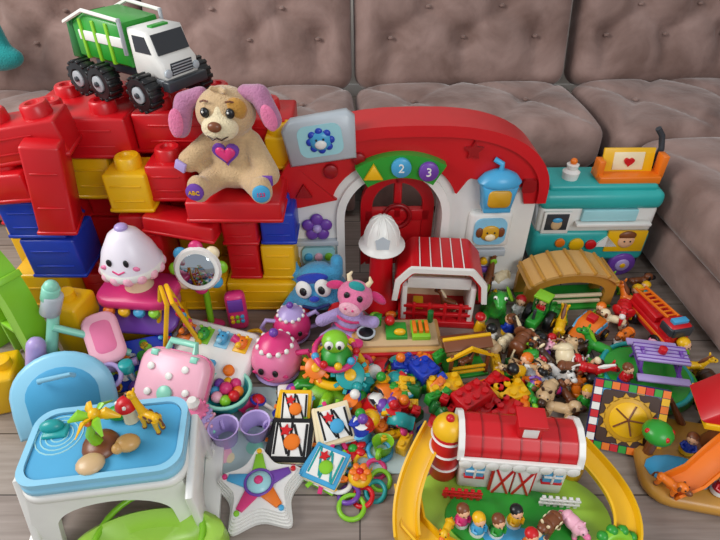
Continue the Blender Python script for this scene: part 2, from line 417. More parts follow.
G(-.74,-.48,1.48,1.66,0,.13,'yellow');G(-.48,-.22,1.48,1.66,0,.13,'yellow')
G(-.345,-.225,1.50,1.64,.13,.28,'yellow');G(-.46,-.35,1.50,1.64,.13,.29,'red')
G(-.335,-.215,1.50,1.64,.28,.41,'blue');G(-.46,-.34,1.48,1.64,.29,.42,'red')
G(-.54,-.24,1.42,1.66,.42,.50,'red',st=False)
G(-.80,-.67,1.50,1.64,.13,.40,'red');G(-.80,-.66,1.48,1.62,.42,.56,'yellow')
G(-.70,-.46,1.44,1.54,.345,.415,'red',(0,rad(6),rad(-8)),st=False)
G(-.67,-.54,1.5,1.64,.45,.58,'red')
G(-.54,-.41,1.62,1.72,.50,.62,'yellow');G(-.31,-.21,1.62,1.72,.5,.62,'yellow')
b.done()
b=B('green_arch_block',loc=(-1.12,1.26,0),rz=rad(-32))
o=[(-.17,0)]+[(-.17,.3)]+arc(0,.3,.17,.19,180,0,14)+[(.17,.3),(.17,0)]
i_=[(-.115,0)]+[(-.115,.3)]+arc(0,.3,.115,.13,180,0,14)+[(.115,.3),(.115,0)]
b.ribbon(o,i_,.07,(0,0,0),'lime',n=48)
for x in (-.04,.04): b.box(.014,.03,.38,(x,0,.2),'lime')
for z in (.14,.27): b.box(.22,.03,.014,(0,0,z),'lime')
for k in range(5): a=rad(30+30*k); b.box(.02,.075,.03,(.172*math.cos(a),0,.3+.19*math.sin(a)),'lime',(0,-a+pi/2,0))
b.done()
b=B('yellow_building_block',loc=(-1.09,1.08,0),rz=.3); b.box(.13,.13,.14,(0,0,.07),'yellow',bev=.01)
for i in (-1,1): b.lathe([(.025,0),(.025,.025),(.018,.028),(0,.02)],(i*.033,0,.14),'yellow')
b.done()
b=B('yellow_building_block',loc=(-.915,1.28,0),rz=-.2); b.box(.11,.11,.24,(0,0,.12),'yellow',bev=.01); b.lathe([(.025,0),(.025,.025),(.018,.028),(0,.02)],(0,0,.24),'yellow'); b.done()
# ------------------------------------------------------------ garbage truck
b=B('toy_garbage_truck',loc=(-.68,1.71,.735),rz=rad(-32))
b.box(.34,.07,.03,(0,0,.075),'dgrey')
b.box(.1,.13,.02,(.135,0,.075),'silver')
b.prism([(.06,.085),(.185,.085),(.187,.13),(.165,.15),(.145,.215),(.06,.215)],.135,(0,0,0),'white',bev=.008)
b.prism([(.166,.152),(.146,.205),(.142,.205),(.16,.152)],.115,(.004,0,0),'dgrey')
b.prism([(.15,.155),(.135,.2),(.085,.2),(.085,.155)],.139,(0,0,0),'dgrey')
b.box(.006,.08,.035,(.187,0,.112),'dgrey')
for k in range(4): b.box(.008,.076,.003,(.188,0,.1+k*.008),'silver')
for y in (-1,1): b.cyl(.012,.008,(.188,y*.053,.105),'ltgrey',(0,rad(90),0)); b.cyl(.006,.1,(.05,y*.075,.19),'silver')
b.box(.03,.15,.03,(.192,0,.072),'dgrey')
b.box(.02,.06,.006,(.12,0,.218),'green')
b.prism([(-.19,.10),(.045,.10),(.045,.225),(-.12,.235),(-.19,.2)],.14,(0,0,0),'green',bev=.01)
for x in (-.14,-.08,-.02): b.box(.012,.15,.115,(x,0,.16),'lime')
b.box(.2,.146,.03,(-.06,0,.17),'white')
b.prism([(-.235,.09),(-.19,.09),(-.19,.22),(-.22,.2)],.135,(0,0,0),'dgreen',bev=.006)
for y in (-1,1): b.tube([(-.21,y*.078,.2),(-.1,y*.08,.245),(.05,y*.078,.235)],.006,'white',7)
for x in (-.15,-.055,.125):
    for y in (-1,1):
        b.lathe([(0,-.025),(.028,-.025),(.046,-.024),(.052,-.014),(.052,.014),(.046,.024),(.03,.025),(.026,.018),(0,.018)],(x,y*.1,.052),'black',(rad(-90*y),0,0),n=24)
        b.cyl(.024,.01,(x,y*.122,.052),'silver',(rad(90),0,0)); b.cyl(.008,.016,(x,y*.126,.052),'dgrey',(rad(90),0,0))
        for k in range(14):
            a=2*pi*k/14; b.box(.012,.046,.008,(x+.051*math.cos(a),y*.1,.052+.051*math.sin(a)),'black',(0,-a+pi/2,0),bev=.001,seg=1)
b.cyl(.008,.2,(-.1,0,.055),'dgrey',(rad(90),0,0))
b.done()
# ------------------------------------------------------------ puppy plush
b=B('plush_puppy',loc=(-.385,1.53,.505),rz=rad(-6))
b.blob([('e',(0,0,.10),(.078,.066,.100)),('e',(0,-.01,.055),(.085,.07,.055)),('e',(0,-.02,.245),(.09,.075,.075)),('e',(0,-.02,.18),(.05,.045,.04)),
 ('c',(-.06,-.01,.155),(-.125,-.055,.10),.032,.036),('c',(.06,-.01,.155),(.12,-.07,.075),.032,.036),
 ('c',(-.05,-.03,.045),(-.075,-.12,.045),.045,.034),('c',(.05,-.03,.045),(.10,-.11,.045),.045,.034),
 ('e',(-.078,-.135,.052),(.036,.028,.046)),('e',(.108,-.125,.052),(.036,.028,.046))],.007,'tan:plush',8)
b.blob([('e',(0,-.085,.225),(.055,.04,.038)),('e',(0,-.06,.255),(.025,.035,.04))],.006,'cream:plush',4)
b.ell((.02,.013,.015),(0,-.126,.243),'brown')
b.tube([(-.03,-.112,.212),(-.012,-.122,.203),(0,-.123,.21),(.012,-.122,.203),(.03,-.112,.212)],.0025,'dbrown',6)
b.blob([('e',(.046,-.062,.272),(.034,.022,.034))],.005,'ochre:plush',3)
for x in (-1,1):
    b.ell((.013,.009,.015),(x*.036,-.088,.268),'black'); b.ell(.0035,(x*.036-.003,-.097,.273),'white',n=6,k=5)
    b.tube([(x*.024,-.082,.297),(x*.037,-.079,.299),(x*.05,-.073,.293)],.003,'brown:plush',6)
b.blob([('c',(-.07,-.01,.29),(-.12,-.02,.27),.024,.03),('c',(-.12,-.02,.27),(-.135,-.045,.2),.03,.03)],.007,'mauve:plush',4)
b.ell((.022,.008,.045),(-.135,-.07,.225),'pink:plush',(0,rad(8),0))
b.blob([('c',(.06,-.01,.30),(.105,-.02,.3),.024,.03),('c',(.105,-.02,.30),(.14,-.04,.235),.03,.03)],.007,'mauve:plush',4)
b.ell((.022,.008,.04),(.138,-.065,.25),'pink:plush',(0,rad(-15),0))
b.blob([('c',(.0,-.03,.31),(.02,-.06,.32),.014,.008),('c',(.0,-.03,.31),(-.02,-.055,.325),.014,.007)],.005,'tan:plush',2)
b.prism(heart(.03),.02,(0,-.072,.14),'hot',(rad(8),0,0),bev=.004); b.prism(heart(.04),.012,(0,-.07,.14),'purple:cloth',(rad(8),0,0))
b.cyl(.026,.012,(-.08,-.16,.055),'purple:cloth',(rad(90),0,0)); b.cyl(.026,.012,(.115,-.15,.055),'sky:cloth',(rad(90),0,rad(15)))
b.text('ABC',.018,'yellow',Tm((-.08,-.167,.055),(rad(90),0,0))); b.text('123',.018,'hot',Tm((.116,-.157,.055),(rad(90),0,rad(15))))
b.box(.035,.01,.03,(-.14,-.09,.1),'lilac:cloth',(0,.4,-.3)); b.box(.03,.01,.03,(.125,-.106,.075),'purple:cloth')
b.tube([(0,.05,.03),(.03,.09,.03),(.06,.11,.06)],[.018,.014,.01],'tan:plush',8)
b.done()
# ------------------------------------------------------------ lamp toy
b=B('singing_lamp_toy',loc=(-.72,1.36,0),rz=rad(-5),sc=(.94,.9,1.02))
b.box(.22,.14,.10,(0,.02,.05),'yellow',bev=.012)
b.box(.22,.14,.10,(.0,.01,.15),'pink',bev=.03,seg=3)
b.prism(rrect(.27,.18,.06),.035,(0,-.01,.205),'hot',(rad(-90),0,0),bev=.008)
b.prism(rrect(.30,.15,.06),.02,(0,-.06,.15),'purple',(rad(-60),0,0),bev=.006)
for k,c in enumerate(('orange','yellow','sky','lime')): b.cyl(.018,.02,(-.08+k*.053,-.095,.18),c,(rad(30),0,0))
b.lathe([(0,0),(.05,0),(.04,.03),(.055,.06),(.05,.09),(.03,.1)],(0,0,.22),'cream',n=24)
prof=[(.0,.0),(.075,0),(.102,.012),(.1,.03),(.082,.08),(.05,.13),(.025,.147),(0,.15)]
b.lathe(prof,(0,0,.29),'shade',n=28); b.lathe([(.096,.0),(.104,.01),(.103,.025),(.095,.035)],(0,0,.292),'white',n=28)
for k in range(14): a=2*pi*k/14; b.ell(.02,(.09*math.cos(a),.09*math.sin(a),.302),'ltpink',n=10,k=7)
b.ell((.022,.022,.012),(0,0,.442),'lilac')
for x in (-1,1):
    b.ell((.009,.006,.013),(x*.028,-.083,.362),'black'); b.ell((.014,.006,.008),(x*.052,-.076,.34),'pink')
b.tube([(-.02,-.092,.338),(0,-.097,.33),(.02,-.092,.338)],.003,'hot',6)
b.done()
b=B('toy_flower_mirror',loc=(-.53,1.40,.135),rz=rad(3))
T0=b.T; b.T=Tm((0,0,.13),(rad(75),0,0))
for k in range(8): a=2*pi*k/8; b.ell((.024,.024,.012),(.072*math.cos(a),.072*math.sin(a),0),['lime','cream','hot','sky'][k%4])
b.lathe([(0,.0),(.07,0),(.078,.01),(.07,.02),(.055,.018)],(0,0,0),'white',n=32); b.cyl(.056,.004,(0,0,.018),'ltgrey:metal',n=32)
b.T=T0
b.tube([(0,.01,.06),(0,.02,.0),(0,.0,-.13)],.012,'lime')
b.ell((.05,.03,.012),(0,0,-.125),'hot')
b.done()
b=B('purple_toy_phone',loc=(-.43,1.40,0),rz=.2); b.box(.07,.05,.16,(0,0,.08),'hot',bev=.02,seg=3); b.box(.05,.01,.05,(0,-.025,.12),'purple')
for i in range(3):
    for j in range(2): b.cyl(.007,.01,(-.017+i*.017,-.027,.05+j*.02),['yellow','lime','sky'][i],(rad(90),0,0),n=10)
b.done()
# ------------------------------------------------------------ playhouse arch
b=B('learning_playhouse_arch',loc=(.18,1.68,0),rz=rad(2),sc=(.93,1,.95))
def supere(hw,z0,zs,zt,n=24):
    return [(-hw,z0)]+[(-hw*math.copysign(abs(math.cos(t))**.75,math.cos(t)),zs+(zt-zs)*math.sin(t)) for t in [pi*i/n for i in range(n+1)]]+[(hw,z0)]
inn=[(-.27,0),(-.27,.3)]+arc(-.07,.34,.20,.2,180,0,18)+[(.13,.3),(.13,0)]
b.ribbon(supere(.47,0,.42,.66),inn,.10,(0,0,0),'white',n=70)
b.ribbon(supere(.49,.39,.45,.70),[(-.42,.39)]+[(-.28,.42)]+arc(-.07,.38,.235,.20,165,15,18)+[(.20,.50),(.40,.46),(.42,.39)],.13,(0,0,0),'red',n=70)
b.ribbon(supere(.495,.40,.45,.705),supere(.46,.40,.44,.665),.16,(0,0,0),'red',n=60)
for x0,x1 in ((-.49,-.275),(.135,.49)): b.box(x1-x0,.2,.05,((x0+x1)/2,0,.025),'white',bev=.015)
b.ribbon([(-.285,.05)]+arc(-.07,.34,.215,.215,180,0,18)+[(.145,.05)],[(-.255,.05)]+arc(-.07,.34,.185,.185,180,0,18)+[(.115,.05)],.14,(0,0,0),'white',n=50)
b.ribbon([(-.19,.05)]+arc(-.045,.33,.145,.15,180,0,16)+[(.10,.05)],[(-.145,.09)]+arc(-.045,.33,.10,.105,180,0,16)+[(.055,.09)],.03,(0,.04,0),'red',n=44)
b.box(.26,.03,.05,(-.045,.04,.29),'red'); b.box(.03,.03,.2,(-.045,.04,.38),'red'); b.box(.25,.02,.22,(-.045,.04,.16),'red')
b.torus(.05,.01,(-.045,.02,.29),'dred',(rad(90),0,0))
b.ribbon(arc(-.05,.30,.31,.31,122,60,16),arc(-.05,.30,.225,.225,122,60,16),.04,(0,-.08,0),'green',n=20)
for a,c in ((112,'yellow'),(91,'sky'),(70,'purple')):
    x=-.05+.268*math.cos(rad(a)); z=.30+.268*math.sin(rad(a))
    if c=='yellow': b.prism([(-.034,-.024),(.034,-.024),(0,.034)],.02,(x,-.105,z),c,bev=.003)
    else:
        b.cyl(.035,.02,(x,-.105,z),c,(rad(90),0,0)); b.text('2' if c=='sky' else '3',.045,'white',Tm((x,-.116,z),(rad(90),0,0)))
b.cyl(.026,.02,(-.30,-.07,.54),'dred',(rad(90),0,0)); b.prism([(-.03,-.02),(.03,-.02),(0,.03)],.02,(-.40,-.07,.46),'dred'); b.prism(starp(.035,.017),.02,(.2,-.07,.61),'dred'); b.prism(rrect(.05,.05,.01),.02,(.42,-.07,.47),'dred'); b.cyl(.022,.02,(-.2,-.07,.585),'dred',(rad(90),0,0))
for k in range(5): a=rad(90+72*k); b.ell((.025,.012,.025),(-.36+.035*math.cos(a),-.06,.30+.035*math.sin(a)),'purple')
b.ell((.018,.016,.018),(-.36,-.066,.30),'lilac')
b.prism(rrect(.13,.08,.02),.02,(-.36,-.055,.17),'aqua')
for k,c in enumerate(('sky','ltpink','lime')): b.cyl(.016,.02,(-.4+k*.04,-.066,.17),c,(rad(90),0,0))
b.box(.16,.03,.03,(-.37,-.06,.08),'ltgrey')
b.box(.17,.03,.02,(-.365,-.06,.235),'ltgrey')
b.prism([(-.05,0),(.05,0),(.065,.09),(-.065,.09)],.07,(.305,-.085,.40),'sky',bev=.008); b.lathe([(0,0),(.075,0),(.08,.01),(.06,.035),(.03,.05),(0,.055)],(.305,-.085,.49),'sky',n=24,sc=(1,.6,1))
b.prism(rrect(.085,.07,.02),.078,(.305,-.085,.445),'gold',bev=.004); b.box(.1,.06,.02,(.305,-.085,.395),'sky')
b.tube([(.305,-.085,.54),(.305,-.085,.565),(.28,-.07,.575)],.01,'sky')
b.box(.17,.04,.16,(.305,-.055,.28),'white',bev=.02,seg=3); b.prism(rrect(.125,.115,.03),.01,(.305,-.078,.28),'ltblue')
b.ell((.04,.01,.035),(.305,-.084,.275),'gold'); b.ell((.02,.008,.016),(.305,-.093,.262),'cream')
for x in (-1,1): b.ell((.014,.006,.022),(.305+x*.042,-.086,.28),'brown'); b.ell(.004,(.305+x*.014,-.093,.283),'black',n=8,k=5)
b.box(.16,.02,.03,(.305,-.06,.17),'ltgrey')
for k,c in enumerate(('red','yellow','lime')): b.cyl(.014,.02,(.265+k*.04,-.065,.13),c,(rad(90),0,0))
b.box(.10,.02,.02,(.305,-.06,.085),'purple')
T0=b.T; b.T=Tm((-.33,-.07,.665),(0,rad(-8),0))
b.prism([(-.12,-.085),(.11,-.085),(.125,.055),(.10,.08),(-.09,.075),(-.125,.045)],.05,(0,0,0),'ltgrey',bev=.01); b.prism(rrect(.15,.11,.03),.054,(0,0,0),'aqua')
b.ell((.038,.012,.033),(0,-.03,0),'sky')
for k in range(8): a=2*pi*k/8; b.ell((.013,.008,.013),(.036*math.cos(a),-.028,.032*math.sin(a)),'blue')
b.ell((.02,.008,.016),(0,-.04,-.008),'white')
for x in (-1,1): b.ell(.004,(x*.012,-.042,.01),'black',n=6,k=5)
b.T=T0
b.done()
b=B('toy_fire_helmet',loc=(.075,1.52,0))
b.lathe([(0,0),(.07,0),(.065,.02),(.045,.06),(.04,.22),(.03,.28),(0,.28)],(0,0,0),'red',n=24)
z0=.12
b.lathe([(.03,.145+z0),(.074,.15+z0),(.080,.158+z0),(.062,.172+z0),(.056,.215+z0),(.038,.25+z0),(.012,.268+z0),(0,.268+z0)],(0,0,0),'white',n=28,sc=(1,1.1,1))
for k in range(5):
    a=pi*k/5; b.tube([(.060*math.cos(a)*math.cos(t),.066*math.sin(a)*math.cos(t),.178+z0+.09*math.sin(t)) for t in [pi*i/10 for i in range(11)]],.0035,'white',6)
b.prism([(-.02,0),(.02,0),(.025,.03),(0,.045),(-.025,.03)],.008,(0,-.065,.18+z0),'ltgrey',(rad(-12),0,0))
b.done()
# ------------------------------------------------------------ food van
b=B('toy_food_truck',loc=(.885,1.80,0),rz=rad(1),sc=(.93,.9,.93))
b.box(.46,.2,.06,(.0,0,.06),'dgrey',bev=.01); b.box(.48,.22,.15,(.0,0,.145),'turq',bev=.025,seg=3)
b.box(.47,.20,.12,(.0,0,.27),'white',bev=.015); b.box(.49,.23,.08,(0,0,.36),'turq',bev=.03,seg=3)
b.box(.43,.17,.03,(0,0,.405),'turq',bev=.012)
b.box(.014,.15,.15,(-.235,0,.28),'ltgrey',(0,rad(-8),0),bev=.004)
b.box(.11,.012,.10,(-.165,-.106,.265),'white'); b.box(.09,.014,.075,(-.165,-.108,.27),'dgrey'); b.ell((.022,.006,.026),(-.165,-.116,.26),'tan'); b.ell((.02,.006,.012),(-.165,-.117,.28),'sky')
b.box(.22,.02,.05,(.04,-.108,.30),'aqua'); b.box(.3,.03,.012,(.06,-.12,.265),'white')
b.box(.16,.012,.10,(.14,-.112,.175),'yellow'); b.ell((.034,.01,.034),(.14,-.12,.18),'skin'); b.ell((.036,.01,.022),(.14,-.119,.205),'brown')
for x in (-1,1): b.ell(.004,(.14+x*.012,-.13,.183),'black',n=6,k=5)
b.cyl(.03,.012,(-.06,-.114,.16),'yellow',(rad(90),0,0)); b.cyl(.022,.016,(-.0,-.114,.16),'red',(rad(90),0,0)); b.cyl(.02,.012,(-.13,-.114,.17),'orange',(rad(90),0,0)); b.prism([(-.05,-.02),(.05,-.02),(0,.03)],.012,(.06,-.112,.17),'white')
for x in (-.15,.16):
    for y in (-1,1):
        b.cyl(.055,.04,(x,y*.1,.055),'purple',(rad(90),0,0),n=28); b.cyl(.03,.05,(x,y*.1,.055),'lilac',(rad(90),0,0)); b.cyl(.012,.056,(x,y*.1,.055),'yellow',(rad(90),0,0))
b.box(.24,.10,.03,(.1,-.02,.43),'orange'); b.box(.2,.012,.10,(.1,.0,.485),'yellow',(rad(-12),0,0)); b.box(.12,.014,.07,(.1,-.003,.485),'cream',(rad(-12),0,0)); b.prism(heart(.02),.02,(.1,-.008,.485),'red')
b.box(.025,.05,.09,(.225,-.02,.475),'orange'); b.box(.025,.05,.07,(-.015,-.02,.465),'orange')
b.lathe([(0,0),(.03,0),(.034,.03),(.02,.04),(.024,.06),(0,.065)],(-.12,-.02,.42),'white'); b.ell(.014,(-.12,-.02,.492),'orange')
b.tube([(-.21,0,.41),(-.24,0,.39),(-.245,0,.34)],.012,'turq'); b.tube([(.21,.02,.42),(.235,.03,.52),(.225,.04,.57),(.2,.04,.6)],.012,'dgrey')
b.done()
b=B('toy_stable_arch',loc=(.76,1.55,0),rz=rad(4),sc=.93)
for yy in (-.05,.05): b.ribbon([(-.18,0),(-.18,.10)]+arc(0,.10,.18,.08,180,0,16)+[(.18,.10),(.18,0)],[(-.14,0),(-.14,.08)]+arc(0,.08,.14,.055,180,0,16)+[(.14,.08),(.14,0)],.02,(0,yy,0),'ochre',n=50)
b.ribbon(arc(0,.10,.186,.092,165,15,16),arc(0,.10,.176,.08,165,15,16),.15,(0,0,0),'wood',n=30)
for k in range(7): a=rad(25+130*k/6); b.box(.012,.155,.016,(.184*math.cos(a),0,.10+.092*math.sin(a)),'ochre',(0,-a+pi/2,0))
for z in (.03,.06): b.box(.27,.012,.012,(0,-.05,z),'cream')
b.box(.36,.14,.012,(0,0,.006),'green')
b.done()
b=B('toy_barn',loc=(.275,1.48,0),rz=rad(-4),sc=.9)
b.box(.30,.19,.03,(0,0,.015),'red')
for x in (-.13,.13): b.box(.02,.17,.17,(x,0,.11),'white',bev=.004)
b.box(.26,.012,.17,(0,.075,.11),'cream',bev=.003)
for z in (.06,.1): b.box(.26,.014,.014,(0,-.08,z),'red')
for x in (-.09,-.03,.03,.09): b.box(.012,.012,.09,(x,-.082,.07),'red')
b.ribbon([(-.17,.15),(-.16,.235),(-.11,.295),(.11,.295),(.16,.235),(.17,.15)],[(-.15,.15),(-.14,.225),(-.1,.275),(.1,.275),(.14,.225),(.15,.15)],.21,(0,0,0),'red',n=40)
b.ribbon([(-.178,.15),(-.168,.24),(-.115,.305),(.115,.305),(.168,.24),(.178,.15)],[(-.158,.15),(-.148,.232),(-.105,.285),(.105,.285),(.148,.232),(.158,.15)],.016,(0,-.108,0),'white',n=40)
for k in range(5): b.box(.004,.2,.004,(-.08+k*.04,0,.297),'white')
b.prism([(-.1,.20),(-.09,.235),(-.05,.265),(.05,.265),(.09,.235),(.1,.2)],.01,(0,.05,0),'cream')
b.box(.24,.012,.05,(0,-.06,.2),'white'); b.box(.04,.05,.03,(-.07,0,.045),'yellow')
animal(b,Tm((.05,-.02,.03),(0,0,2.6)),'brown','cream','horse',1.1)
b.done()
b=B('wooden_play_kitchen_tray',loc=(.12,1.29,0),rz=rad(2))
b.box(.3,.15,.07,(0,0,.035),'wood',bev=.008); b.box(.29,.02,.055,(0,-.075,.035),'red'); b.box(.27,.12,.01,(0,.0,.074),'tan')
b.cyl(.028,.015,(-.10,-.01,.085),'black'); b.torus(.028,.004,(-.1,-.01,.092),'ltgrey')
b.box(.07,.07,.015,(0,.0,.085),'green'); b.box(.06,.08,.02,(.08,0,.086),'lime')
for i in range(3): b.box(.012,.05,.014,(.06+i*.02,0,.102),'orange')
b.cyl(.014,.04,(-.06,.04,.10),'green'); b.ell(.018,(-.02,.03,.105),'red'); b.ell((.02,.012,.012),(.01,-.02,.10),'yellow'); b.cyl(.01,.05,(.12,.05,.10),'dgreen')
b.cyl(.018,.012,(-.13,-.055,.086),'hot')
for k in range(5): b.ell(.010,(-.1+.05*k,-.088,.04),['yellow','white','lime','orange','sky'][k])
b.done()
b=B('toy_stable',loc=(.34,1.205,0),rz=rad(10),sc=.92)
b.box(.15,.10,.012,(0,0,.006),'green')
for x in (-.065,.065):
    for y in (-.04,.04): b.box(.012,.012,.11,(x,y,.06),'brown')
for z in (.03,.055): b.box(.13,.008,.01,(0,.042,z),'wood')
for sgn in (-1,1): b.box(.17,.042,.012,(0,.01+sgn*.018,.128),'brown',(sgn*-.5,0,0))
b.box(.172,.012,.012,(0,.01,.142),'yellow'); b.prism([(-.085,0),(-.07,0),(0,.035),(.07,0),(.085,0),(0,.05)],.012,(0,-.045,.10),'yellow')
for z in (.028,.05): b.box(.13,.008,.01,(0,-.042,z),'yellow')
animal(b,Tm((0,-.01,.012),(0,0,.4)),'brown','black','horse',.95)
b.done()
# ------------------------------------------------------------ plushes
b=B('plush_blue_car',loc=(-.125,1.46,.012),rot=(rad(-14),rad(-14),rad(-10)))
b.blob([('b',(0,0,.08),(.19,.12,.11)),('e',(0,0,.15),(.075,.06,.05)),('c',(-.08,0,.15),(-.085,0,.2),.02,.024),('c',(.08,0,.15),(.085,0,.2),.02,.024),('c',(-.09,-.02,.09),(-.13,-.05,.05),.022,.02)],.007,'sky:plush',7)
for x in (-1,1):
    b.ell((.03,.014,.034),(x*.036,-.062,.125),'white:cloth'); b.ell((.013,.008,.016),(x*.034,-.074,.122),'black')
b.tube([(-.05,-.07,.065),(0,-.078,.055),(.05,-.07,.065)],.006,'navy:cloth'); b.ell((.02,.012,.012),(0,-.072,.09),'blue:plush')
b.ell((.06,.015,.02),(0,-.05,.16),'blue:plush')
for x in (-1,1): b.cyl(.035,.03,(x*.07,-.055,.03),'red:cloth',(rad(90),0,0)); b.cyl(.016,.034,(x*.07,-.055,.03),'yellow:cloth',(rad(90),0,0))
b.done()
b=B('plush_pink_cow',loc=(-.055,1.33,.01),rot=(rad(-15),rad(10),rad(-15)))
b.blob([('e',(0,0,.07),(.055,.045,.07)),('c',(-.04,-.02,.1),(-.085,-.05,.07),.02,.022),('c',(.04,-.02,.1),(.085,-.04,.12),.02,.022),('c',(-.03,-.02,.03),(-.05,-.09,.03),.024,.026),('c',(.03,-.02,.03),(.05,-.09,.03),.024,.026)],.006,'lilac:plush',5)
b.blob([('e',(0,-.005,.175),(.062,.052,.055)),('e',(0,-.05,.158),(.042,.025,.03))],.006,'pink:plush',5)
b.ell((.036,.01,.024),(0,-.074,.157),'ltpink:plush')
for x in (-1,1):
    b.ell((.01,.006,.012),(x*.022,-.052,.192),'black'); b.ell((.032,.01,.016),(x*.075,0,.19),'hot:plush',(0,x*.4,0)); b.tube([(x*.03,0,.222),(x*.038,0,.24),(x*.03,0,.255)],[.01,.008,.003],'cream:cloth'); b.ell(.004,(x*.012,-.083,.16),'hot')
b.ell((.028,.012,.018),(0,-.03,.222),'teal:plush')
for z in (.04,.07,.1): b.torus(.05,.005,(0,-.004,z),'hot:plush',n=20,k=6)
b.done()
# ------------------------------------------------------------ left toys
b=B('magnetic_easel_toy',loc=(-.59,1.25,0),rz=rad(-62),sc=.84)
for y in (-1,1):
    b.tube([(-.06,y*.09,.01),(-.055,y*.01,.33),(.055,y*.01,.33),(.06,y*.09,.01),(-.06,y*.09,.01)],.009,'yellow',8)
for z in (.08,.14,.2,.26): b.cyl(.006,.12,(0,.09-.26*z+.0,z),['red','sky','lime','hot'][int(z*16)%4],(0,rad(90),0))
for i,z in enumerate((.08,.14,.2,.26)):
    for k in range(4): b.ell(.013,(-.04+k*.026,.09-.26*z,z),['red','sky','lime','hot','orange','purple'][(i*3+k)%6],n=10,k=7)
b.done()
b=B('sticker_sheet',loc=(-.69,1.17,.06),rot=(rad(28),0,.3))
b.box(.2,.16,.012,(0,0,.008),'blue',bev=.004)
for k in range(40): b.cyl(R.uniform(.008,.018),.008,(R.uniform(-.09,.09),R.uniform(-.07,.07),.017),R.choice(['lime','yellow','orange','green','sky','red','white']),n=10)
b.done()
b=B('pop_up_animal_board',loc=(-.48,1.225,.0),rot=(rad(16),0,rad(-18)),sc=1.08)
b.prism(rrect(.28,.19,.03),.05,(0,0,.055),'white',UP,bev=.01)
for i,(c,c2) in enumerate((('orange','brown'),('lime','green'),('ltblue','sky'),('yellow','orange'))):
    x=-.095+i*.063; dz=.025
    b.box(.044,.055,.006,(x,.045,.056+dz),c,bev=.003); b.ell((.018,.022,.016),(x,.045,.068+dz),c2); b.ell((.009,.01,.008),(x,.03,.08+dz),c)
    for s_ in(-1,1): b.ell(.006,(x+s_*.014,.062,.076+dz),c,n=8,k=6); b.ell(.0025,(x+s_*.007,.045,.084+dz),'black',n=6,k=5)
    if i%2: b.cyl(.016,.02,(x,-.045,.06+dz),c2)
    else: b.box(.026,.035,.02,(x,-.045,.06+dz),c2)
b.done()
def teapot(name,loc,rz,s,c1,c2,spout=True):
    b=B(name,loc=loc,rz=rz,sc=s)
    b.lathe([(0,0),(.05,0),(.055,.008),(.07,.035),(.078,.065),(.07,.1),(.05,.125),(.042,.13)],(0,0,0),c1,n=28)
    b.lathe([(.05,.125),(.052,.132),(.035,.15),(.01,.158),(.008,.163),(0,.163)],(0,0,0),c2,n=24); b.ell(.014,(0,0,.172),'purple')
    for k in range(12): a=2*pi*k/12; b.ell(.009,(.05*math.cos(a),.05*math.sin(a),.128),'white',n=8,k=6)
    b.tube([(.06,0,.1),(.1,0,.115),(.12,0,.08),(.1,0,.04),(.066,0,.035)],.009,c2,8)
    if spout: b.tube([(-.06,0,.05),(-.1,0,.07),(-.115,0,.11),(-.135,0,.125)],[.02,.014,.011,.013],c2,10)
    else: b.tube([(-.06,0,.1),(-.1,0,.115),(-.12,0,.08),(-.1,0,.04),(-.066,0,.035)],.009,c2,8)
    for x in (-1,1): b.ell((.009,.006,.013),(x*.022,-.075,.08),'black'); b.ell((.011,.004,.007),(x*.045,-.062,.06),'hot')
    b.tube([(-.015,-.077,.058),(0,-.08,.052),(.015,-.077,.058)],.0025,'hot',6)
    b.torus(.068,.005,(0,0,.022),'lilac',n=26,k=6)
    return b.done()
teapot('pink_toy_teapot',(-.265,1.185,0),rad(-12),1.05,'pink','hot')
teapot('pink_toy_sugar_bowl',(-.235,1.35,0),rad(15),.85,'hot','lilac',spout=False)
b=B('activity_gear_centre',loc=(-.075,1.14,0),sc=1.15)
b.lathe([(0,0),(.11,0),(.115,.01),(.10,.03),(.06,.045),(0,.045)],(0,0,0),'lime',n=32)
for k in range(7):
    a=2*pi*k/7; c=['orange','sky','yellow','hot','purple','teal','red'][k]
    b.tube([(.07*math.cos(a),.07*math.sin(a),.03),(.11*math.cos(a),.11*math.sin(a),.05),(.125*math.cos(a),.125*math.sin(a),.03)],[.018,.015,.018],'lime' if k%2 else 'green',8)
    b.ell(.02,(.126*math.cos(a),.126*math.sin(a),.035),c,n=12,k=8)
b.torus(.07,.012,(0,0,.07),'yellow',n=28); b.lathe([(.03,.045),(.04,.09),(.05,.1),(.03,.14),(0,.15)],(0,0,0),'green',n=20)
for (x,y,z,r,c) in ((.04,-.05,.09,.045,'teal'),(-.05,-.03,.095,.035,'orange')):
    b.cyl(r*.85,.02,(x,y,z),c,(rad(35),0,0),n=20)
    T0=b.T; b.T=Tm((x,y,z),(rad(35),0,0))
    for k in range(10): a=2*pi*k/10; b.box(.012,.010,.018,(r*math.cos(a),r*math.sin(a),0),c,(0,0,a))
    b.cyl(r*.35,.028,(0,0,0),'yellow'); b.T=T0
b.ell((.035,.032,.03),(0,0,.165),'lime')
for x in (-1,1): b.ell((.012,.008,.014),(x*.014,-.026,.175),'white'); b.ell((.005,.004,.007),(x*.013,-.034,.175),'black')
b.torus(.055,.008,(0,0,.125),'hot',(.2,.1,0),n=24)
for k in range(9): a=2*pi*k/9; b.ell(.011,(.055*math.cos(a),.055*math.sin(a),.128),['red','yellow','sky'][k%3],n=8,k=6)
b.done()
b=B('pink_toy_suitcase',loc=(-.575,1.0,.03),rot=(rad(-48),0,rad(-16)),sc=.92)
b.prism(rrect(.24,.19,.05),.08,(0,0,.105),'ltpink',FR,bev=.015); b.prism(rrect(.246,.196,.052),.012,(0,0,.105),'pink')
b.tube([(-.05,0,.195),(-.045,0,.23),(.045,0,.23),(.05,0,.195)],.012,'mint')
for x in (-.07,.07): b.box(.024,.09,.02,(x,0,.185),'mint')
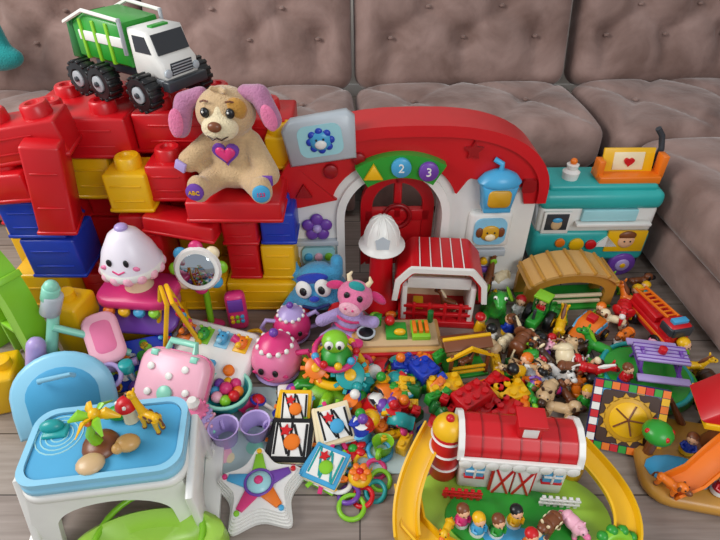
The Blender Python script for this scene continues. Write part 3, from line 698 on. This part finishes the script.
for x,z in ((-.06,.06),(0,.12),(.07,.08),(.05,.15),(-.07,.14)): b.cyl(.012,.012,(x,-.04,z),'white',(rad(90),0,0),n=12)
b.cyl(.025,.018,(0,-.04,.065),'mint',(rad(90),0,0))
b.done()
b=B('toy_doll_pushchair',loc=(-.80,1.11,0),rz=rad(10),sc=.95)
b.cap((-.15,.03,.10),(-.09,.09,.30),.018,.018,'mint',12); b.cap((-.175,.0,.13),(-.15,.02,.22),.03,.028,'lilac',12)
b.cyl(.03,.08,(-.09,.09,.32),'ltgrey',(0,rad(25),0)); b.cyl(.026,.05,(-.08,.09,.36),'mint',(0,rad(25),0)); b.ell(.022,(-.07,.09,.385),'mint')
b.tube([(-.14,0,.10),(0,0,.09),(.12,.02,.10)],.014,'lilac'); b.tube([(-.10,.06,.25),(.0,.07,.18),(.09,.06,.10)],.012,'mint')
for x,y in ((-.12,-.05),(-.08,.08),(.12,-.04),(.12,.1),(0,-.08)):
    b.cyl(.035,.022,(x,y,.035),'purple',(rad(90),0,.4),n=22); b.cyl(.02,.028,(x,y,.035),'mint',(rad(90),0,.4)); b.cyl(.008,.034,(x,y,.035),'white',(rad(90),0,.4)); b.tube([(x,y,.035),(x*.8,y*.5,.1)],.007,'ltgrey')
b.prism(rrect(.11,.18,.04),.03,(.03,.06,.18),'ltpink:cloth',(rad(-62),0,rad(20)),bev=.01); b.prism(rrect(.08,.13,.03),.034,(.03,.06,.18),'pink:cloth',(rad(-62),0,rad(20)),bev=.01)
b.cyl(.03,.03,(-.02,-.02,.12),'mint'); b.cyl(.022,.035,(.10,-.03,.13),'teal'); b.torus(.035,.008,(.05,-.05,.12),'lilac',(.8,0,0)); b.torus(.03,.008,(-.06,-.04,.12),'mint',(.6,.3,0)); b.cyl(.02,.05,(-.04,-.06,.1),'lilac',(.5,.4,0))
b.done()
b=B('purple_toy_cup',loc=(-.385,.925,0)); cup(b,Tm(rot=(0,0,2.0)),'lilac',.042,.065); b.done()
b=B('purple_toy_cup',loc=(-.30,.945,0)); cup(b,Tm(rot=(0,0,.4)),'lilac',.042,.06); b.done()
b=B('ring_stacker',loc=(-.465,.955,0))
z=.0
for r_,c in ((.058,'lilac'),(.052,'mint'),(.047,'ltpink'),(.041,'lilac'),(.034,'pink')):
    b.lathe([(.01,z),(r_*.8,z),(r_,z+.011),(r_*.8,z+.023),(.01,z+.023)],(0,0,0),c,n=24); z+=.023
    for k in range(14): a=2*pi*k/14; b.ell(.006,(r_*math.cos(a),r_*math.sin(a),z-.012),c,n=6,k=5)
b.lathe([(.012,0),(.012,z+.01),(.02,z+.02),(.012,z+.035),(0,z+.036)],(0,0,0),'white',n=14)
b.done()
b=B('shape_sorter_bowl',loc=(-.405,1.065,0))
b.lathe([(0,0),(.05,0),(.07,.03),(.075,.06),(.068,.062),(.06,.035),(0,.01)],(0,0,0),'teal',n=28); b.torus(.073,.006,(0,0,.06),'mint',n=28)
for k in range(8): a=k*.8; b.ell(.018,(.035*math.cos(a),.035*math.sin(a),.05+.006*(k%2)),['orange','hot','yellow','purple','sky','ltpink','lime','red'][k],n=10,k=7)
b.ell(.02,(0,0,.065),'hot')
b.done()
# ------------------------------------------------------------ step stool / activity table
b=B('toddler_activity_table',loc=(-.595,.755,0),rz=rad(8),sc=.95)
b.prism(rrect(.38,.22,.05,6),.04,(0,0,.24),'ltblue',UP,bev=.012); b.prism(rrect(.345,.185,.04,6),.01,(0,0,.262),'sky:matte',UP)
b.ribbon(rrect(.38,.22,.05,6)+[rrect(.38,.22,.05,6)[0]],rrect(.35,.19,.045,6)+[rrect(.35,.19,.045,6)[0]],.016,(0,0,.266),'ltblue',UP,n=90)
b.prism(rrect(.385,.225,.05,6),.03,(0,0,.21),'white',UP,bev=.006)
for y in (-1,1):
    b.ribbon([(-.22,0),(-.20,.10),(-.175,.225),(.175,.225),(.20,.10),(.22,0)],[(-.15,0),(-.145,.05)]+arc(0,.09,.14,.07,170,10,12)+[(.145,.05),(.15,0)],.02,(0,y*.112,0),'white',(y*rad(7),0,0),n=60)
for x in (-1,1):
    b.prism([(-.135,0),(-.11,.225),(.11,.225),(.135,0),(.08,0),(.07,.08),(.04,.11),(-.04,.11),(-.07,.08),(-.08,0)],.02,(x*.20,0,0),'white',(0,x*rad(-10),rad(90)),bev=.004)
    b.box(.05,.27,.022,(x*.215,0,.011),'white')
T0=b.T; b.T=Tm((0,0,-.01))
for k in range(4): b.torus(.02+.012*k,.002,(-.12,.03,.277),'aqua',n=20,k=5)
b.box(.06,.04,.012,(-.13,.04,.281),'teal',bev=.005); b.ell((.03,.018,.018),(-.14,.05,.29),'teal')
b.lathe([(0,0),(.045,0),(.04,.012),(.018,.02),(0,.02)],(-.01,-.015,.278),'brown',n=18); b.tube([(-.01,-.015,.28),(-.02,-.02,.33),(0,-.01,.375)],[.016,.011,.01],'lime')
for k in range(6):
    a=2*pi*k/6; c=(0,-.01,.38)
    b.tube([c,(c[0]+.03*math.cos(a),c[1]+.03*math.sin(a),.392),(c[0]+.06*math.cos(a),c[1]+.06*math.sin(a),.372)],[.006,.014,.003],'lime' if k%2 else 'yellow',8,flat=.4)
b.ell(.014,(.005,-.01,.392),'yellow'); b.ell(.01,(-.012,-.02,.375),'orange')
animal(b,Tm((.11,.02,.278),(0,0,2.6)),'yellow','brown','giraffe',1.0)
b.ell((.03,.024,.02),(.06,-.03,.295),'wood'); b.ell(.014,(.04,-.045,.298),'wood')
b.ell((.034,.03,.014),(-.02,-.07,.286),'tan'); b.ell((.03,.022,.02),(.02,.065,.296),'green'); b.ell(.014,(-.005,.06,.3),'lime')
b.lathe([(.02,0),(.016,.04),(.022,.06),(0,.07)],(.05,.055,.278),'cream',n=14); b.dome(.028,(.05,.055,.33),'red')
for k in range(4): b.ell(.006,(.05+.02*math.cos(k*1.6),.055+.02*math.sin(k*1.6),.345),'white',n=6,k=5)
b.T=T0
b.done()
b=B('blue_potty_lid',loc=(-.835,.945,0),rot=(rad(-32),0,rad(18)),sc=.9)
b.prism([(-.15,0),(.15,0),(.155,.08)]+arc(0,.12,.155,.14,10,170,14)+[(-.155,.08)],.03,(0,0,0.02),'ltblue',bev=.012)
b.prism([(-.11,.03),(.11,.03)]+arc(0,.12,.115,.1,5,175,12),.036,(0,0,0.02),'sky:matte',bev=.01)
b.tube([(-.05,-.03,.2),(-.045,-.055,.21),(.045,-.055,.21),(.05,-.03,.2)],.008,'ltblue')
b.done()
b=B('green_potty_base',loc=(-.50,.615,0),rz=rad(8))
b.lathe([(.06,.0),(.14,0),(.145,.01),(.14,.06),(.125,.07),(.11,.065),(.08,.03),(0,.02)],(0,0,0),'ltgreen',n=36,sc=(1.25,.55,1))
b.torus(.125,.008,(0,0,.062),'lime',n=36)
b.done()
# ------------------------------------------------------------ star toy
b=B('star_light_toy',loc=(-.262,.765,0),rot=(0,0,rad(8)))
def rstar(ro,ri,bl=.3,n=5):
    P=starp(ro,ri,n); out=[]
    N=len(P)
    for i in range(N):
        a=Vector(P[i-1]);c=Vector(P[i]);e=Vector(P[(i+1)%N])
        p1=c.lerp(a,bl);p2=c.lerp(e,bl)
        for t in (0,.25,.5,.75,1): out.append(tuple(p1.lerp(c,t).lerp(c.lerp(p2,t),t)))
    return out
for q in range(5): b.prism(rstar(.140-.006*q,.080-.004*q),.012,(0,0,.007+.009*q),'white',UP)
for k,c in enumerate(('lime','sky','hot','orange','purple')):
    a=rad(90+72*k); T0=b.T; b.T=T0@Tm((0,0,.051),(0,0,a-pi/2))
    b.prism([(-.02,.03),(.02,.03),(.009,.085),(-.009,.085)],.008,(0,0,0),c,UP,bev=.002); b.cyl(.007,.008,(0,.094,0),['yellow','hot','lime','sky','red'][k],n=12); b.T=T0
b.lathe([(0,.02),(.034,.02),(.03,.03),(.015,.037),(0,.038)],(0,0,.028),'aqua',n=24); b.torus(.036,.004,(0,0,.054),'purple',n=24); b.ell((.012,.012,.006),(0,0,.066),'hot')
b.done()
def cbook(loc,rot,c1,c2,c3,s=.12):
    b=B('cloth_baby_book',loc=loc,rot=rot)
    for k,c in enumerate((c2,'white:cloth','cream:cloth',c1)):
        b.box(s,s*1.05,.008,(0,k*.001,.005+k*.009),c,(0,rad(k*1.2-2),rad(k*2)),bev=.003)
    b.box(.014,s*1.05,.036,(-s/2,0,.02),c1,bev=.006)
    z=.038
    b.box(s*.8,s*.8,.004,(0,.002,z),'white:cloth',(0,rad(1.6),rad(6)))
    for k in range(5): b.box(s*.06,s*.8,.004,(-s*.36+k*s*.18,.002,z+.002),'black:cloth' if c3=='black' else c3,(0,rad(1.6),rad(6)+(.35 if k%2 else 0)),bev=.001,seg=1)
    b.ell((s*.2,s*.2,.008),(s*.05,-s*.05,z+.004),c2); b.prism(starp(s*.16,s*.08),.008,(-s*.15,s*.2,z+.004),'red:cloth',UP)
    for k in range(10):
        a=2*pi*k/10; b.box(.022,.012,.004,(s*.56*math.cos(a),s*.6*math.sin(a),.02),['orange','sky','lime','hot','yellow'][k%5]+':cloth',(0,0,a),bev=.001,seg=1)
    b.done()
cbook((-.19,.905,.01),(rad(14),rad(-4),rad(-10)),'black:cloth','orange:cloth','black')
cbook((-.075,.955,.03),(rad(30),0,rad(12)),'cream:cloth','sky:cloth','black',.105)
cbook((-.09,.825,.005),(rad(8),0,rad(-30)),'sky:cloth','lime:cloth','teal:cloth',.10)
cbook((-.19,1.015,.025),(rad(26),0,rad(-8)),'yellow:cloth','orange:cloth','black',.095)
b=B('play_mat',loc=(.0,.97,0)); b.prism(rrect(1.10,.30,.04),.004,(0,0,.003),'mat:matte',UP)
for k in range(30): b.ell((R.uniform(.012,.03),R.uniform(.012,.03),.0012),(R.uniform(-.5,.5),R.uniform(-.12,.12),.0055),R.choice(['white','mint','aqua','cream','ltpink'])+':matte',n=12,k=5)
b.done()
# ------------------------------------------------------------ front farm set
b=B('farm_playset',loc=(.385,.725,0),rz=rad(-5),sc=.92)
b.lathe([(0,0),(.27,0),(.275,.008),(.27,.022),(0,.022)],(0,-.02,0),'ltgreen',n=44,sc=(1,.58,1))
b.lathe([(0,.0),(.19,.0),(.18,.03),(0,.03)],(0,-.05,.0),'green',n=40,sc=(1,.55,1)); b.ell((.09,.03,.005),(-.0,-.10,.031),'sky')
b.box(.29,.10,.18,(0,.09,.11),'white',bev=.008)
prof=[(.070,.185),(.062,.222),(.036,.25),(0,.26),(-.036,.25),(-.062,.222),(-.070,.185)]
inn_=[(x*.86,z-.012) for x,z in prof]; inn_[0]=(.062,.185); inn_[-1]=(-.062,.185)
b.ribbon(prof,inn_,.30,(0,.09,0),'red',(0,0,rad(90)),n=40)
for x in (-.15,.15):
    b.prism(inn_,.01,(x*.93,.09,0),'white',(0,0,rad(90)))
    b.ribbon([(q*1.08,z+.006) for q,z in prof],[(q*.9,z-.01) for q,z in prof],.016,(x*1.03,.09,0),'white',(0,0,rad(90)),n=40)
for k in range(5): b.ribbon([(x*1.02,z+.002) for x,z in prof],[(x*.97,z-.004) for x,z in prof],.004,(-.1+k*.05,.09,0),'dred',(0,0,rad(90)),n=30)
b.box(.06,.05,.06,(.02,.08,.268),'red',bev=.004); b.box(.042,.054,.04,(.02,.08,.272),'white'); b.box(.075,.065,.012,(.02,.08,.302),'red')
b.box(.12,.01,.14,(.0,.036,.09),'red')
for x in (-.028,.028):
    b.box(.05,.008,.122,(x,.030,.088),'white')
    for a in (-1,1): b.box(.006,.006,.12,(x,.025,.088),'red',(0,a*.36,0))
for x in (-.105,.105): b.box(.05,.01,.06,(x,.036,.12),'sky'); b.box(.056,.012,.008,(x,.034,.09),'red'); b.box(.006,.014,.06,(x,.034,.12),'white'); b.box(.05,.014,.006,(x,.034,.12),'white')
b.box(.31,.012,.02,(0,.016,.19),'white')
for k in range(9): b.cyl(.017,.012,(-.14+k*.035,.015,.178),'white',(rad(90),0,0),n=14)
for k in range(6): b.box(.01,.008,.045,(-.18+k*.018,-.0,.052),'red')
for k in range(6): b.box(.01,.008,.045,(.085+k*.018,-.0,.052),'white')
for z in (.045,.062): b.box(.11,.006,.007,(-.135,-.002,z),'red'); b.box(.11,.006,.007,(.13,-.002,z),'white')
b.cyl(.042,.20,(-.185,.09,.12),'red',n=26)
for z in (.08,.14,.2): b.torus(.043,.004,(-.185,.09,z),'white',n=26,k=6)
b.dome(.045,(-.185,.09,.22),'yellow'); b.ell(.012,(-.185,.09,.265),'red')
sec=[(-.036,.022),(-.03,.0),(0,-.01),(.03,.0),(.036,.022),(.03,.024),(.024,.006),(0,-.002),(-.024,.006),(-.03,.024)]
pathL=[(-.215-.075*math.sin(t*pi*.62),.13-.26*t,.15-.12*t) for t in [i/16 for i in range(17)]]
b.sweep(pathL,sec,'yellow'); b.tube([(-.24,.1,.13),(-.24,.1,0)],.01,'yellow')
pathR=[(.19+.10*math.sin(t*pi*.72),.13-.25*t,.12-.085*t) for t in [i/16 for i in range(17)]]
b.sweep(pathR,sec,'yellow'); b.cyl(.035,.10,(.19,.12,.06),'yellow')
b.sweep([(-.29,.02,.03),(-.27,-.09,.03),(-.22,-.14,.03),(-.15,-.17,.03)],sec,'yellow')
for i,(x,y,c,h) in enumerate(((-.14,-.07,'hot','brown'),(-.10,-.09,'sky','yellow'),(.03,-.12,'orange','red'),(-.05,-.09,'green','brown'),(.0,-.06,'yellow','black'))): person(b,Tm((x,y,.03),(0,0,-1.2)),c,'white',h,1.1)
animal(b,Tm((.09,-.07,.03),(0,0,-2.4)),'brown','cream','cow',1.15); animal(b,Tm((.15,-.06,.03),(0,0,-.9)),'ltpink','pink','pig',1.1); animal(b,Tm((-.18,-.10,.03),(0,0,-2)),'yellow','orange','dog',.9)
b.done()
b=B('green_ring_toy',loc=(.60,.63,0),rot=(rad(50),0,rad(15))); b.torus(.045,.014,(0,0,.045),'lime',n=28,k=10)
for k in range(12): a=2*pi*k/12; b.ell(.014,(.055*math.cos(a),.055*math.sin(a),.045),'green',n=8,k=6)
b.done()
b=B('treehouse_playset',loc=(.91,.84,0),rz=rad(-12))
b.prism(rrect(.34,.28,.07),.04,(.02,0,.02),'ochre',UP,bev=.012); b.ell((.09,.05,.006),(-.05,-.05,.042),'sky'); b.ell((.07,.05,.006),(.07,.03,.042),'brown'); b.ell((.05,.03,.02),(-.1,.06,.045),'green')
b.lathe([(0,.03),(.06,.03),(.045,.08),(.04,.14),(.055,.19),(0,.19)],(.08,.05,0),'brown',n=18)
b.prism([(-.10,.19),(.10,.19),(.11,.2),(.06,.26),(0,.285),(-.06,.26),(-.11,.2)],.13,(.07,.06,0),'red',bev=.008); b.box(.2,.14,.02,(.07,.06,.19),'yellow')
b.box(.06,.135,.04,(.07,.06,.22),'orange'); b.torus(.03,.006,(.08,-.02,.12),'orange',(rad(90),0,0))
b.sweep([(.05,-.02,.16),(0,-.06,.12),(-.04,-.09,.07),(-.09,-.11,.04)],sec,'orange')
b.tube([(-.12,.0,.04),(-.12,.0,.11)],.014,'brown'); b.ell((.04,.04,.03),(-.12,0,.125),'green')
for k in range(4): b.ell(.009,(-.12+.03*math.cos(k*1.7),.03*math.sin(k*1.7),.135),'red',n=8,k=6)
b.tube([(.0,.12,.03),(-.06,.13,.12),(-.12,.10,.04)],.012,'brown')
person(b,Tm((-.02,.02,.045),(0,0,-2)),'blue','yellow','brown'); person(b,Tm((.03,-.09,.045),(0,0,-1.4)),'red','white','yellow'); animal(b,Tm((-.10,-.11,.045),(0,0,-.7)),'orange','brown','dog')
b.done()
b=B('picture_board_book',loc=(.735,.885,.005),rot=(rad(-34),0,rad(-14)))
b.box(.2,.016,.2,(0,0,.10),'navy',bev=.004)
for i in range(9):
    for j in range(9):
        if i in (0,8) or j in (0,8) or (i+j)%4==0:
            b.box(.02,.004,.02,(-.088+i*.022,-.009,.012+j*.022),['red','yellow','green','white','orange','sky'][(i*2+j*3)%6],bev=0)
b.prism(rrect(.15,.15,.01),.006,(0,-.009,.1),'dbrown')
b.cyl(.064,.008,(0,-.012,.10),'gold',(rad(90),0,0),n=30); b.cyl(.05,.01,(0,-.014,.10),'yellow',(rad(90),0,0),n=30)
for k in range(14): a=2*pi*k/14; b.prism([(.06,-.01),(.075,0),(.06,.01)],.006,(0,-.013,.10),'gold',(0,a,0))
for k in range(5): b.tube([(0,-.02,.10),(.045*math.cos(k*1.25),-.02,.1+.045*math.sin(k*1.25))],.0025,'brown',5)
b.done()
b=B('picnic_table_playset',loc=(.89,1.125,0),rz=rad(-10))
b.lathe([(0,0),(.13,0),(.14,.015),(.135,.06),(.11,.07),(0,.07)],(0,0,0),'green',n=36,sc=(1.1,.85,1)); b.torus(.13,.008,(0,0,.062),'teal',n=36)
b.box(.15,.075,.01,(.02,.01,.145),'lilac',bev=.003)
for k in range(5): b.box(.15,.003,.012,(.02,-.02+k*.015,.1455),'purple',bev=0)
for y in (-.065,.085): b.box(.15,.028,.009,(.02,y,.11),'lilac',bev=.003)
for x in (-.035,.075):
    for a in (-1,1): b.box(.01,.008,.11,(x,.01+a*.03,.108),'purple',(a*.5,0,0))
    b.box(.01,.15,.008,(x,.01,.102),'purple')
person(b,Tm((-.08,-.05,.07),(0,0,-1)),'red','blue','brown'); b.cyl(.012,.02,(.02,.01,.16),'red')
b.done()
b=B('toy_fire_truck',loc=(1.03,1.37,0),rz=rad(-78),sc=1.08)
b.box(.2,.075,.045,(0,0,.05),'red',bev=.008); b.box(.06,.075,.06,(.07,0,.085),'red',bev=.012); b.box(.05,.079,.028,(.075,0,.095),'dgrey'); b.box(.01,.06,.03,(.1,0,.095),'dgrey')
b.box(.12,.07,.03,(-.035,0,.08),'red'); b.box(.2,.08,.01,(0,0,.05),'orange'); b.box(.02,.05,.012,(.075,0,.121),'sky')
for y in (-.018,.018): b.box(.16,.006,.008,(-.03,y,.108),'orange',(0,-.08,0))
for k in range(8): b.box(.005,.036,.005,(-.1+k*.02,0,.108+(k-4)*.0016),'orange')
for x in (-.06,.065):
    for y in (-1,1): b.cyl(.026,.02,(x,y*.038,.026),'black',(rad(90),0,0),n=22); b.cyl(.013,.024,(x,y*.039,.026),'yellow',(rad(90),0,0))
b.done()
b=B('orange_toy_car',loc=(.79,1.345,0),rz=rad(-140)); minicar(b,Tm(),'orange','sky',1.7); b.box(.03,.03,.02,(0,0,.092),'red'); b.done()
b=B('green_toy_tractor',loc=(.62,1.39,0),rz=rad(-130),sc=1.1)
b.box(.07,.035,.035,(.02,0,.05),'green',bev=.006); b.box(.035,.04,.04,(-.02,0,.055),'green'); b.box(.045,.05,.008,(-.02,0,.125),'lime')
for x in (-.038,-.002):
    for y in (-.02,.02): b.tube([(x,y,.07),(x,y,.122)],.003,'dgreen',6)
for y in (-1,1): b.cyl(.034,.022,(-.025,y*.035,.034),'black',(rad(90),0,0),n=22); b.cyl(.016,.026,(-.025,y*.035,.034),'yellow',(rad(90),0,0)); b.cyl(.018,.018,(.04,y*.028,.018),'black',(rad(90),0,0)); b.cyl(.008,.022,(.04,y*.028,.018),'yellow',(rad(90),0,0))
b.cyl(.005,.04,(.035,0,.085),'dgrey'); person(b,Tm((-.02,0,.06),(0,0,0)),'red','blue','brown',.75); b.done()
b=B('green_dragon_toy',loc=(.485,1.45,0),rz=rad(-100),sc=1.25)
b.blob([('e',(0,0,.045),(.045,.03,.035)),('c',(.03,0,.06),(.055,0,.11),.018,.014),('e',(.065,0,.125),(.026,.019,.019)),('e',(.088,0,.12),(.015,.013,.011)),('c',(-.03,0,.04),(-.08,0,.02),.018,.006),('c',(.02,.022,.03),(.025,.028,.008),.012,.012),('c',(.02,-.022,.03),(.025,-.028,.008),.012,.012),('c',(-.02,.022,.03),(-.022,.028,.008),.013,.012),('c',(-.02,-.022,.03),(-.022,-.028,.008),.013,.012)],.004,'green',3)
for k in range(6): b.lathe([(.007,0),(0,.014)],(.04-k*.018,0,.105-.022*k if k<2 else .078-.008*(k-2)),'yellow',n=6)
for y in (-1,1): b.ell(.006,(.075,y*.013,.135),'white',n=8,k=6); b.ell(.003,(.08,y*.015,.136),'black',n=6,k=5); b.ell((.02,.004,.025),(-.01,y*.035,.085),'lime',(y*.5,0,0))
b.done()
# ------------------------------------------------------------ scattered masses
occ=[]
def place(x0,x1,y0,y1,r,tries=80):
    for _ in range(tries):
        x=R.uniform(x0,x1);y=R.uniform(y0,y1)
        if all((x-a)**2+(y-c)**2>(r+q)**2*.8 for a,c,q in occ):
            occ.append((x,y,r)); return x,y
    return None
def block(x,y,r): occ.append((x,y,r))
for q in ((.275,1.48,.16),(.12,1.29,.1),(.03,1.29,.08),(.21,1.29,.08),(.34,1.205,.08),(.075,1.52,.07),(-.125,1.46,.11),(-.055,1.33,.09),(-.265,1.185,.1),(-.235,1.35,.08),(-.075,1.14,.14),(-.48,1.225,.13),(-.38,1.26,.07),(-.58,1.22,.07),(-.60,1.26,.08),
 (.76,1.55,.11),(.65,1.55,.09),(.87,1.55,.09),(1.03,1.37,.09),(.79,1.345,.08),(.62,1.39,.06),(.485,1.45,.07),(.89,1.125,.14),(.735,.93,.11),(.91,.84,.2),(.39,.745,.18),(.2,.76,.12),(.58,.76,.13),
 (-.19,.905,.07),(-.075,.955,.06),(-.09,.825,.06),(-.19,1.015,.05),(-.385,.925,.05),(-.3,.945,.05),(-.465,.955,.06),(-.405,1.065,.075),(-.575,1.06,.13),(-.80,1.11,.14),(-.69,1.17,.1),(-.26,.755,.14),(-.72,1.36,.12),(-.835,.97,.12),(-.95,1.15,.1)): block(*q)
rnd=lambda:R.uniform(0,2*pi)
b=B('toy_brick_pile')
big=[(.33,1.03,.45,5,3,'red',0),(.42,.99,.9,4,2,'red',0),(.33,1.03,.6,3,2,'red',.043),(.25,1.0,1.2,4,2,'red',0),(.18,1.15,.3,4,2,'green',0),(.235,1.12,-.2,4,2,'green',.0),(.20,1.14,.6,2,2,'blue',.04),(.26,1.09,.2,3,2,'yellow',.02),(.46,1.08,.3,3,2,'yellow',0),(.43,1.11,.8,2,2,'red',0),(.15,1.08,1.1,3,2,'dgreen',0)]
for (x,y,a,nx,ny,c,z) in big: brick(b,Tm((x,y,z),(0,0,a)),nx,ny,c,.036)
block(.33,1.03,.085);block(.42,.98,.06);block(.25,1.0,.06);block(.21,1.13,.07);block(.45,1.09,.055);block(.15,1.08,.05)
for k in range(60):
    p=place(.06,.50,.90,1.22,.024)
    if p: brick(b,Tm((*p,0),(R.uniform(-.15,.15),0,rnd())),*R.choice([(2,1),(2,2),(1,1),(3,1)]),R.choice(['green','red','yellow','blue','dgreen','white','sky','green','orange']),R.choice([.024,.03]))
for k in range(26):
    x,y=R.uniform(.1,.27),R.uniform(.94,1.2); brick(b,Tm((x,y,.045),(R.uniform(-.5,.5),R.uniform(-.5,.5),rnd())),*R.choice([(2,1),(2,2),(1,1)]),R.choice(['green','red','yellow','blue','dgreen','green','orange']),.026)
b.done()
b=B('baby_rattle_pile')
cols=['red','yellow','sky','lime','orange','hot','purple','teal','white','green','blue','yellow','white']
def rc(): return R.choice(cols)
def smalltoy(b,x,y,z=0,tilt=.3,s=1.35):
    T0=b.T; b.T=T0@Tm((x,y,z),s=s)
    M=Tm((0,0,0),(R.uniform(-tilt,tilt),R.uniform(-tilt,tilt),rnd())); k=R.randrange(8)
    if k==0: rattle(b,M@Tm((-.03,0,0),s=.8),rc(),rc(),rc())
    elif k==1: ringtoy(b,M,rc(),.022,.006)
    elif k==2: flowerp(b,M,rc(),rc(),.9)
    elif k==3: cup(b,M,rc(),.022,.03,True)
    elif k==4:
        b.ell(.019,(0,0,.019),rc()); b.torus(.0192,.003,(0,0,.019),rc(),(.4,.3,0),n=16,k=6)
    elif k==5: minicar(b,M@Tm(s=.7),rc(),'dgrey')
    elif k==6:
        for j in range(5): a=j*1.256; b.ell(.0095,(.018*math.cos(a),.018*math.sin(a),.01),rc(),n=8,k=6)
        b.torus(.018,.003,(0,0,.01),'white',n=14,k=5)
    else:
        b.lathe([(0,0),(.02,0),(.022,.006),(.014,.02),(.018,.034),(0,.04)],(0,0,0),rc(),(R.uniform(-.5,.5),R.uniform(-.5,.5),0),n=14); b.ell(.012,(0,0,.045),rc(),n=10,k=7)
    b.T=T0
for k in range(70):
    p=place(-.25,.13,.88,1.26,.028)
    if p: smalltoy(b,*p)
for k in range(38): smalltoy(b,R.uniform(-.02,.13),R.uniform(.92,1.2),.035,.6,1.3)
for k in range(25):
    p=place(-.62,-.2,.98,1.35,.028)
    if p: smalltoy(b,*p)
for k in range(14):
    p=place(-.9,-.6,.98,1.28,.028)
    if p: smalltoy(b,*p)
b.done()
b=B('teething_ring_cluster',loc=(.0,.80,0),sc=1.1)
for k in range(9): a=2*pi*k/9; T=Tm((.05*math.cos(a),.045*math.sin(a),.0),(.3*math.cos(a),.3*math.sin(a),0)); ringtoy(b,T,['lime','hot','yellow','sky','orange','white','purple','red','teal'][k],.024,.006)
b.ell((.03,.03,.018),(0,0,.022),'yellow'); flowerp(b,Tm((.0,0,.034)),'orange','red',.8); flowerp(b,Tm((-.07,.06,0)),'sky','white',1.1); ringtoy(b,Tm((.05,.08,0)),'sky',.03,.007); ringtoy(b,Tm((-.02,-.07,0)),'lime',.03,.006)
b.done()
b=B('animal_figurine_collection')
kinds=['horse','cow','dog','pig','giraffe','elephant','horse','dog','cow']
pairs=[('brown','black'),('dbrown','black'),('white','black'),('cream','brown'),('orange','brown'),('grey','dgrey'),('tan','dbrown'),('ltpink','pink'),('yellow','brown'),('red','white'),('brown','cream'),('dbrown','cream'),('green','lime')]
def anyfig(b,x,y,z=0,t=0):
    M=Tm((x,y,z),(R.uniform(-t,t),R.uniform(-t,t),rnd()))
    if R.random()<.66: animal(b,M,*R.choice(pairs),R.choice(kinds),R.uniform(.95,1.4))
    else: person(b,M,rc(),rc(),R.choice(['brown','yellow','black','orange','red']),R.uniform(1.0,1.3))
for k in range(150):
    p=place(.42,1.10,1.0,1.63,.029)
    if p: anyfig(b,*p)
for k in range(24): anyfig(b,R.uniform(.5,.72),R.uniform(1.08,1.26),.03,1.3)
b.done()
b=B('toy_food_pile')
for k in range(40):
    p=place(.48,.72,.98,1.14,.02)
    if p:
        x,y=p;c=R.choice(['red','orange','yellow','lime','brown','red','cream'])
        b.ell((.020,.018,.018),(x,y,.018),c,n=12,k=8); b.cyl(.0025,.01,(x,y,.038),'dgreen',n=6)
for k in range(10):
    p=place(.02,.45,1.36,1.46,.02)
    if p: b.ell((.022,.014,.014),(*p,.014),R.choice(['red','lime','orange','yellow']),n=12,k=8); b.ell((.006,.006,.004),(p[0]+.02,p[1],.018),'green',n=6,k=5)
b.done()
b=B('teal_throw_blanket',loc=(-1.66,2.50,.58),rot=(rad(15),0,rad(8)))
b.blob([('b',(0,0,.12),(.22,.05,.28)),('e',(.04,-.02,.04),(.12,.05,.06)),('e',(-.06,-.01,.2),(.09,.05,.1))],.012,'teal:plush',8); b.done()
b=B('blue_toy_figure',loc=(1.6,2.22,.45)); b.blob([('e',(0,0,.04),(.05,.04,.04)),('e',(0,-.01,.1),(.032,.03,.032)),('c',(.03,0,.05),(.06,-.04,.03),.014,.014),('c',(-.03,0,.05),(-.06,-.04,.03),.014,.014)],.006,'blue',2); b.ell((.02,.01,.02),(0,-.038,.05),'lime'); b.ell(.012,(0,0,.14),'green'); b.done()
# ------------------------------------------------------------ light / camera
w=bpy.data.worlds.new('world'); bpy.context.scene.world=w; w.use_nodes=True
bg=w.node_tree.nodes['Background']; bg.inputs[0].default_value=(.9,.94,1,1); bg.inputs[1].default_value=.58
def area(name,loc,tgt,size,e,col):
    l=bpy.data.lights.new(name,'AREA'); l.shape='RECTANGLE'; l.size=size[0]; l.size_y=size[1]; l.energy=e; l.color=col
    o=bpy.data.objects.new(name,l); bpy.context.collection.objects.link(o); o.location=loc
    o.rotation_euler=(Vector(tgt)-Vector(loc)).to_track_quat('-Z','Y').to_euler()
area('assumed_window_light',(-2.7,.9,2.3),(0,1.5,.2),(1.6,1.4),78,(1,.98,.95))  # added area light for an assumed, unseen window on the left; none is modelled
area('front_fill_light',(1.6,-1.6,2.4),(.2,1.6,.3),(1.6,1.3),48,(.96,.98,1))  # added fill from the camera side
bpy.context.scene.view_settings.view_transform='Standard'
c=bpy.data.cameras.new("camera");o=bpy.data.objects.new("camera",c);bpy.context.collection.objects.link(o)
o.location=(0,0,1.35);o.rotation_euler=(rad(52),0,0);c.lens=27;c.sensor_width=36
bpy.context.scene.camera=o
